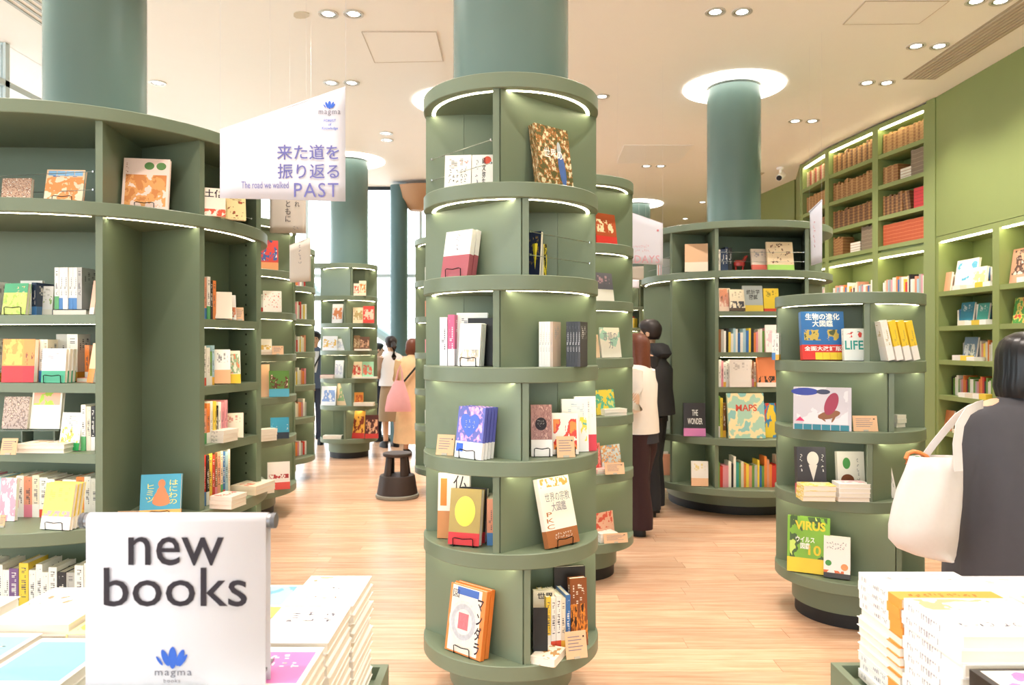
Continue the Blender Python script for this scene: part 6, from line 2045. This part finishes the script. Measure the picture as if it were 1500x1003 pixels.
# --- woman beside the near table, seen from behind
GREYC = mat('dress_charcoal', '#454449', 0.85, noise=0.06, nscale=30, bump=0.15)
e, J, s = person('woman with a black bob in a loose charcoal dress, seen from behind', X(1503, 3.05), 3.05, 172, 1.53,
                 {'l': ((0.25, 0.02, 1.05), (0.2, -0.14, 0.84)), 'r': ((-0.25, 0.02, 1.05), (-0.2, -0.14, 0.84))})
cy = J['chest'][1]
rings = [(0.30, 0.35, 0.29), (0.6, 0.33, 0.27), (0.85, 0.312, 0.24), (1.02, 0.30, 0.215), (1.15, 0.29, 0.185), (1.25, 0.275, 0.15), (1.30, 0.255, 0.125), (1.33, 0.22, 0.11), (1.345, 0.18, 0.1), (1.372, 0.13, 0.08), (1.40, 0.072, 0.066), (1.43, 0.058, 0.06)]
mb = MB()
N = 64
for (zz, rx, ry) in rings:
    for k in range(N):
        a = 2 * math.pi * k / N
        fold = 1 + (0.045 * math.sin(9 * a + zz * 3.2) + 0.025 * math.sin(15 * a - zz * 5)) * max(0, min(1, (1.3 - zz) * 2.2))
        mb.v.append((rx * s * fold * math.sin(a), cy - ry * s * fold * math.cos(a), zz * s))
for j in range(len(rings) - 1):
    for k in range(N):
        mb.f.append((j * N + k, j * N + (k + 1) % N, (j + 1) * N + (k + 1) % N, (j + 1) * N + k)); mb.m.append(0)
mb.build('dress', GREYC, e, 70)
trousers(e, J, s, mat('trousers_black', '#1a1b20', 0.8), 1.0)
MB().disc(0.0, 0.085, 0.008, 1.375 * s, 1.380 * s, 12).build('neck_label', mat('brass_dot', '#b59a3a', 0.4, 0.6), e)
hx, hy, hz = J['skull'][:3]
hb = MB()
hs_ = [(-0.165, 0.098, 0.098, 0.012), (-0.18, 0.114, 0.112, 0.012), (-0.13, 0.126, 0.124, 0.012), (-0.07, 0.118, 0.125, 0.012), (-0.02, 0.118, 0.125, 0.01), (0.03, 0.113, 0.12, 0.008), (0.065, 0.1, 0.108, 0.006), (0.09, 0.075, 0.085, 0.004), (0.108, 0.04, 0.045, 0.002), (0.113, 0.008, 0.008, 0)]
N = 72
for (dz, rx, ry, am) in hs_:
    for k in range(N):
        a = 2 * math.pi * k / N
        st_ = 1 + am * 1.6 * math.sin(24 * a + dz * 7) + am * math.sin(11 * a)
        hb.v.append((hx + rx * s * st_ * math.sin(a), hy + 0.022 - ry * s * st_ * math.cos(a), hz + dz * s * (1 - 0.12 * 0)))
for j in range(len(hs_) - 1):
    for k in range(N):
        hb.f.append((j * N + k, j * N + (k + 1) % N, (j + 1) * N + (k + 1) % N, (j + 1) * N + k)); hb.m.append(0)
hb.f.append(tuple(range(N - 1, -1, -1))); hb.m.append(0)
hb.build('hair', mat('hair_bob', '#0e0e13', 0.32, noise=0.3, nscale=50), e, 70)

# tote bag on her shoulder
TOTE = mat('tote_canvas', '#ddd8d5', 0.9, noise=0.03, nscale=60, bump=0.2)
YT = 2.92


def W(px, py, Y=YT):
    return Vector((X(px, Y), Y, EYE - (py - HOR) / F * Y))


tb = empty('tote_bag', (X(1355, YT), YT, W(0, 820)[2]))
tag(tb, 'off-white canvas tote bag hanging from the shoulder of the woman in charcoal', 'bag')
org = Vector(tb.location)
outl = [(668, 1333, 1408), (690, 1326, 1409), (715, 1316, 1408), (742, 1308, 1407), (768, 1302, 1405), (788, 1302, 1403), (802, 1315, 1401), (812, 1340, 1399), (819, 1372, 1396)]
mb = MB()
n = 28
for (py, a, b) in outl:
    dep = 0.07 * (0.4 + 0.6 * min(1, (py - 655) / 80)) * (1.0 if py < 800 else 0.6)
    c0 = W((a + b) / 2, py) - org
    r = (b - a) / 2 / F * YT
    for k in range(n):
        t = 2 * math.pi * k / n
        cx_, cy_ = math.sin(t), -math.cos(t)
        mb.v.append((c0.x + r * cx_, dep * cy_ * (1 - 0.25 * abs(cx_)) + 0.004 * math.sin(5 * t + py * 0.05), c0.z))
for j in range(len(outl) - 1):
    for k in range(n):
        mb.f.append((j * n + k, j * n + (k + 1) % n, (j + 1) * n + (k + 1) % n, (j + 1) * n + k)); mb.m.append(0)
mb.f.append(tuple((len(outl) - 1) * n + k for k in range(n))); mb.m.append(0)
bo = mb.build('bag_body', TOTE, tb, 70)
sm_ = bo.modifiers.new('thick', 'SOLIDIFY'); sm_.thickness = 0.002


def strap(pts, w, name='strap'):
    P = [W(px, py, yy) - org for (px, py, yy) in pts]
    m = MB()
    for i, p in enumerate(P):
        d = (P[min(i + 1, len(P) - 1)] - P[max(0, i - 1)]).normalized()
        u = Vector((d.z, 0, -d.x)).normalized() * w
        for q in (p - u + Vector((0, -.002, 0)), p + u + Vector((0, -.002, 0)), p + u + Vector((0, .002, 0)), p - u + Vector((0, .002, 0))):
            m.v.append(tuple(q))
    for i in range(len(P) - 1):
        for j in range(4):
            m.f.append((4 * i + j, 4 * i + (j + 1) % 4, 4 * i + 4 + (j + 1) % 4, 4 * i + 4 + j)); m.m.append(0)
    return m.build(name, TOTE, tb, 60)


strap([(1404, 690, 2.86), (1402, 650, 2.86), (1406, 622, 2.86), (1418, 602, 2.88), (1432, 594, 2.93), (1440, 592, 3.0)], 0.017)
strap([(1352, 672, 2.95), (1368, 650, 2.94), (1386, 628, 2.93), (1402, 610, 2.92), (1420, 598, 2.93), (1438, 592, 3.0)], 0.014)
um = empty('umbrella_handle', W(1350, 690, 2.93))
tag(um, 'orange hooked handle of a folding umbrella poking out of the tote bag', 'umbrella')
uo = Vector(um.location)
MB().tube([W(a, b, 2.93) - uo for a, b in ((1329, 679), (1327, 671), (1330, 664), (1338, 661), (1347, 663), (1357, 668), (1364, 676), (1366, 690))], 0.0085, 12).build('hook', mat('orange_handle', '#e8864a', 0.35), um, 60)
MB().tube([W(a, b, 2.95) - uo for a, b in ((1336, 668), (1348, 671), (1356, 680))], 0.006, 8).build('tag_strip', mat('green_tag', '#3fae6a', 0.5), um, 60)
bt = MB().loft([(0, 0, -0.06, 0.045, 0.03), (0, 0, 0.0, 0.05, 0.032), (0.005, 0, 0.03, 0.035, 0.02)], 16).build('scarf', mat('scarf_brown', '#8f6f60', 0.9, noise=0.2, nscale=30))
bt.location = W(1380, 683, 2.93)
tag(bt, 'brown knitted scarf stuffed into the top of the tote bag', 'scarf')
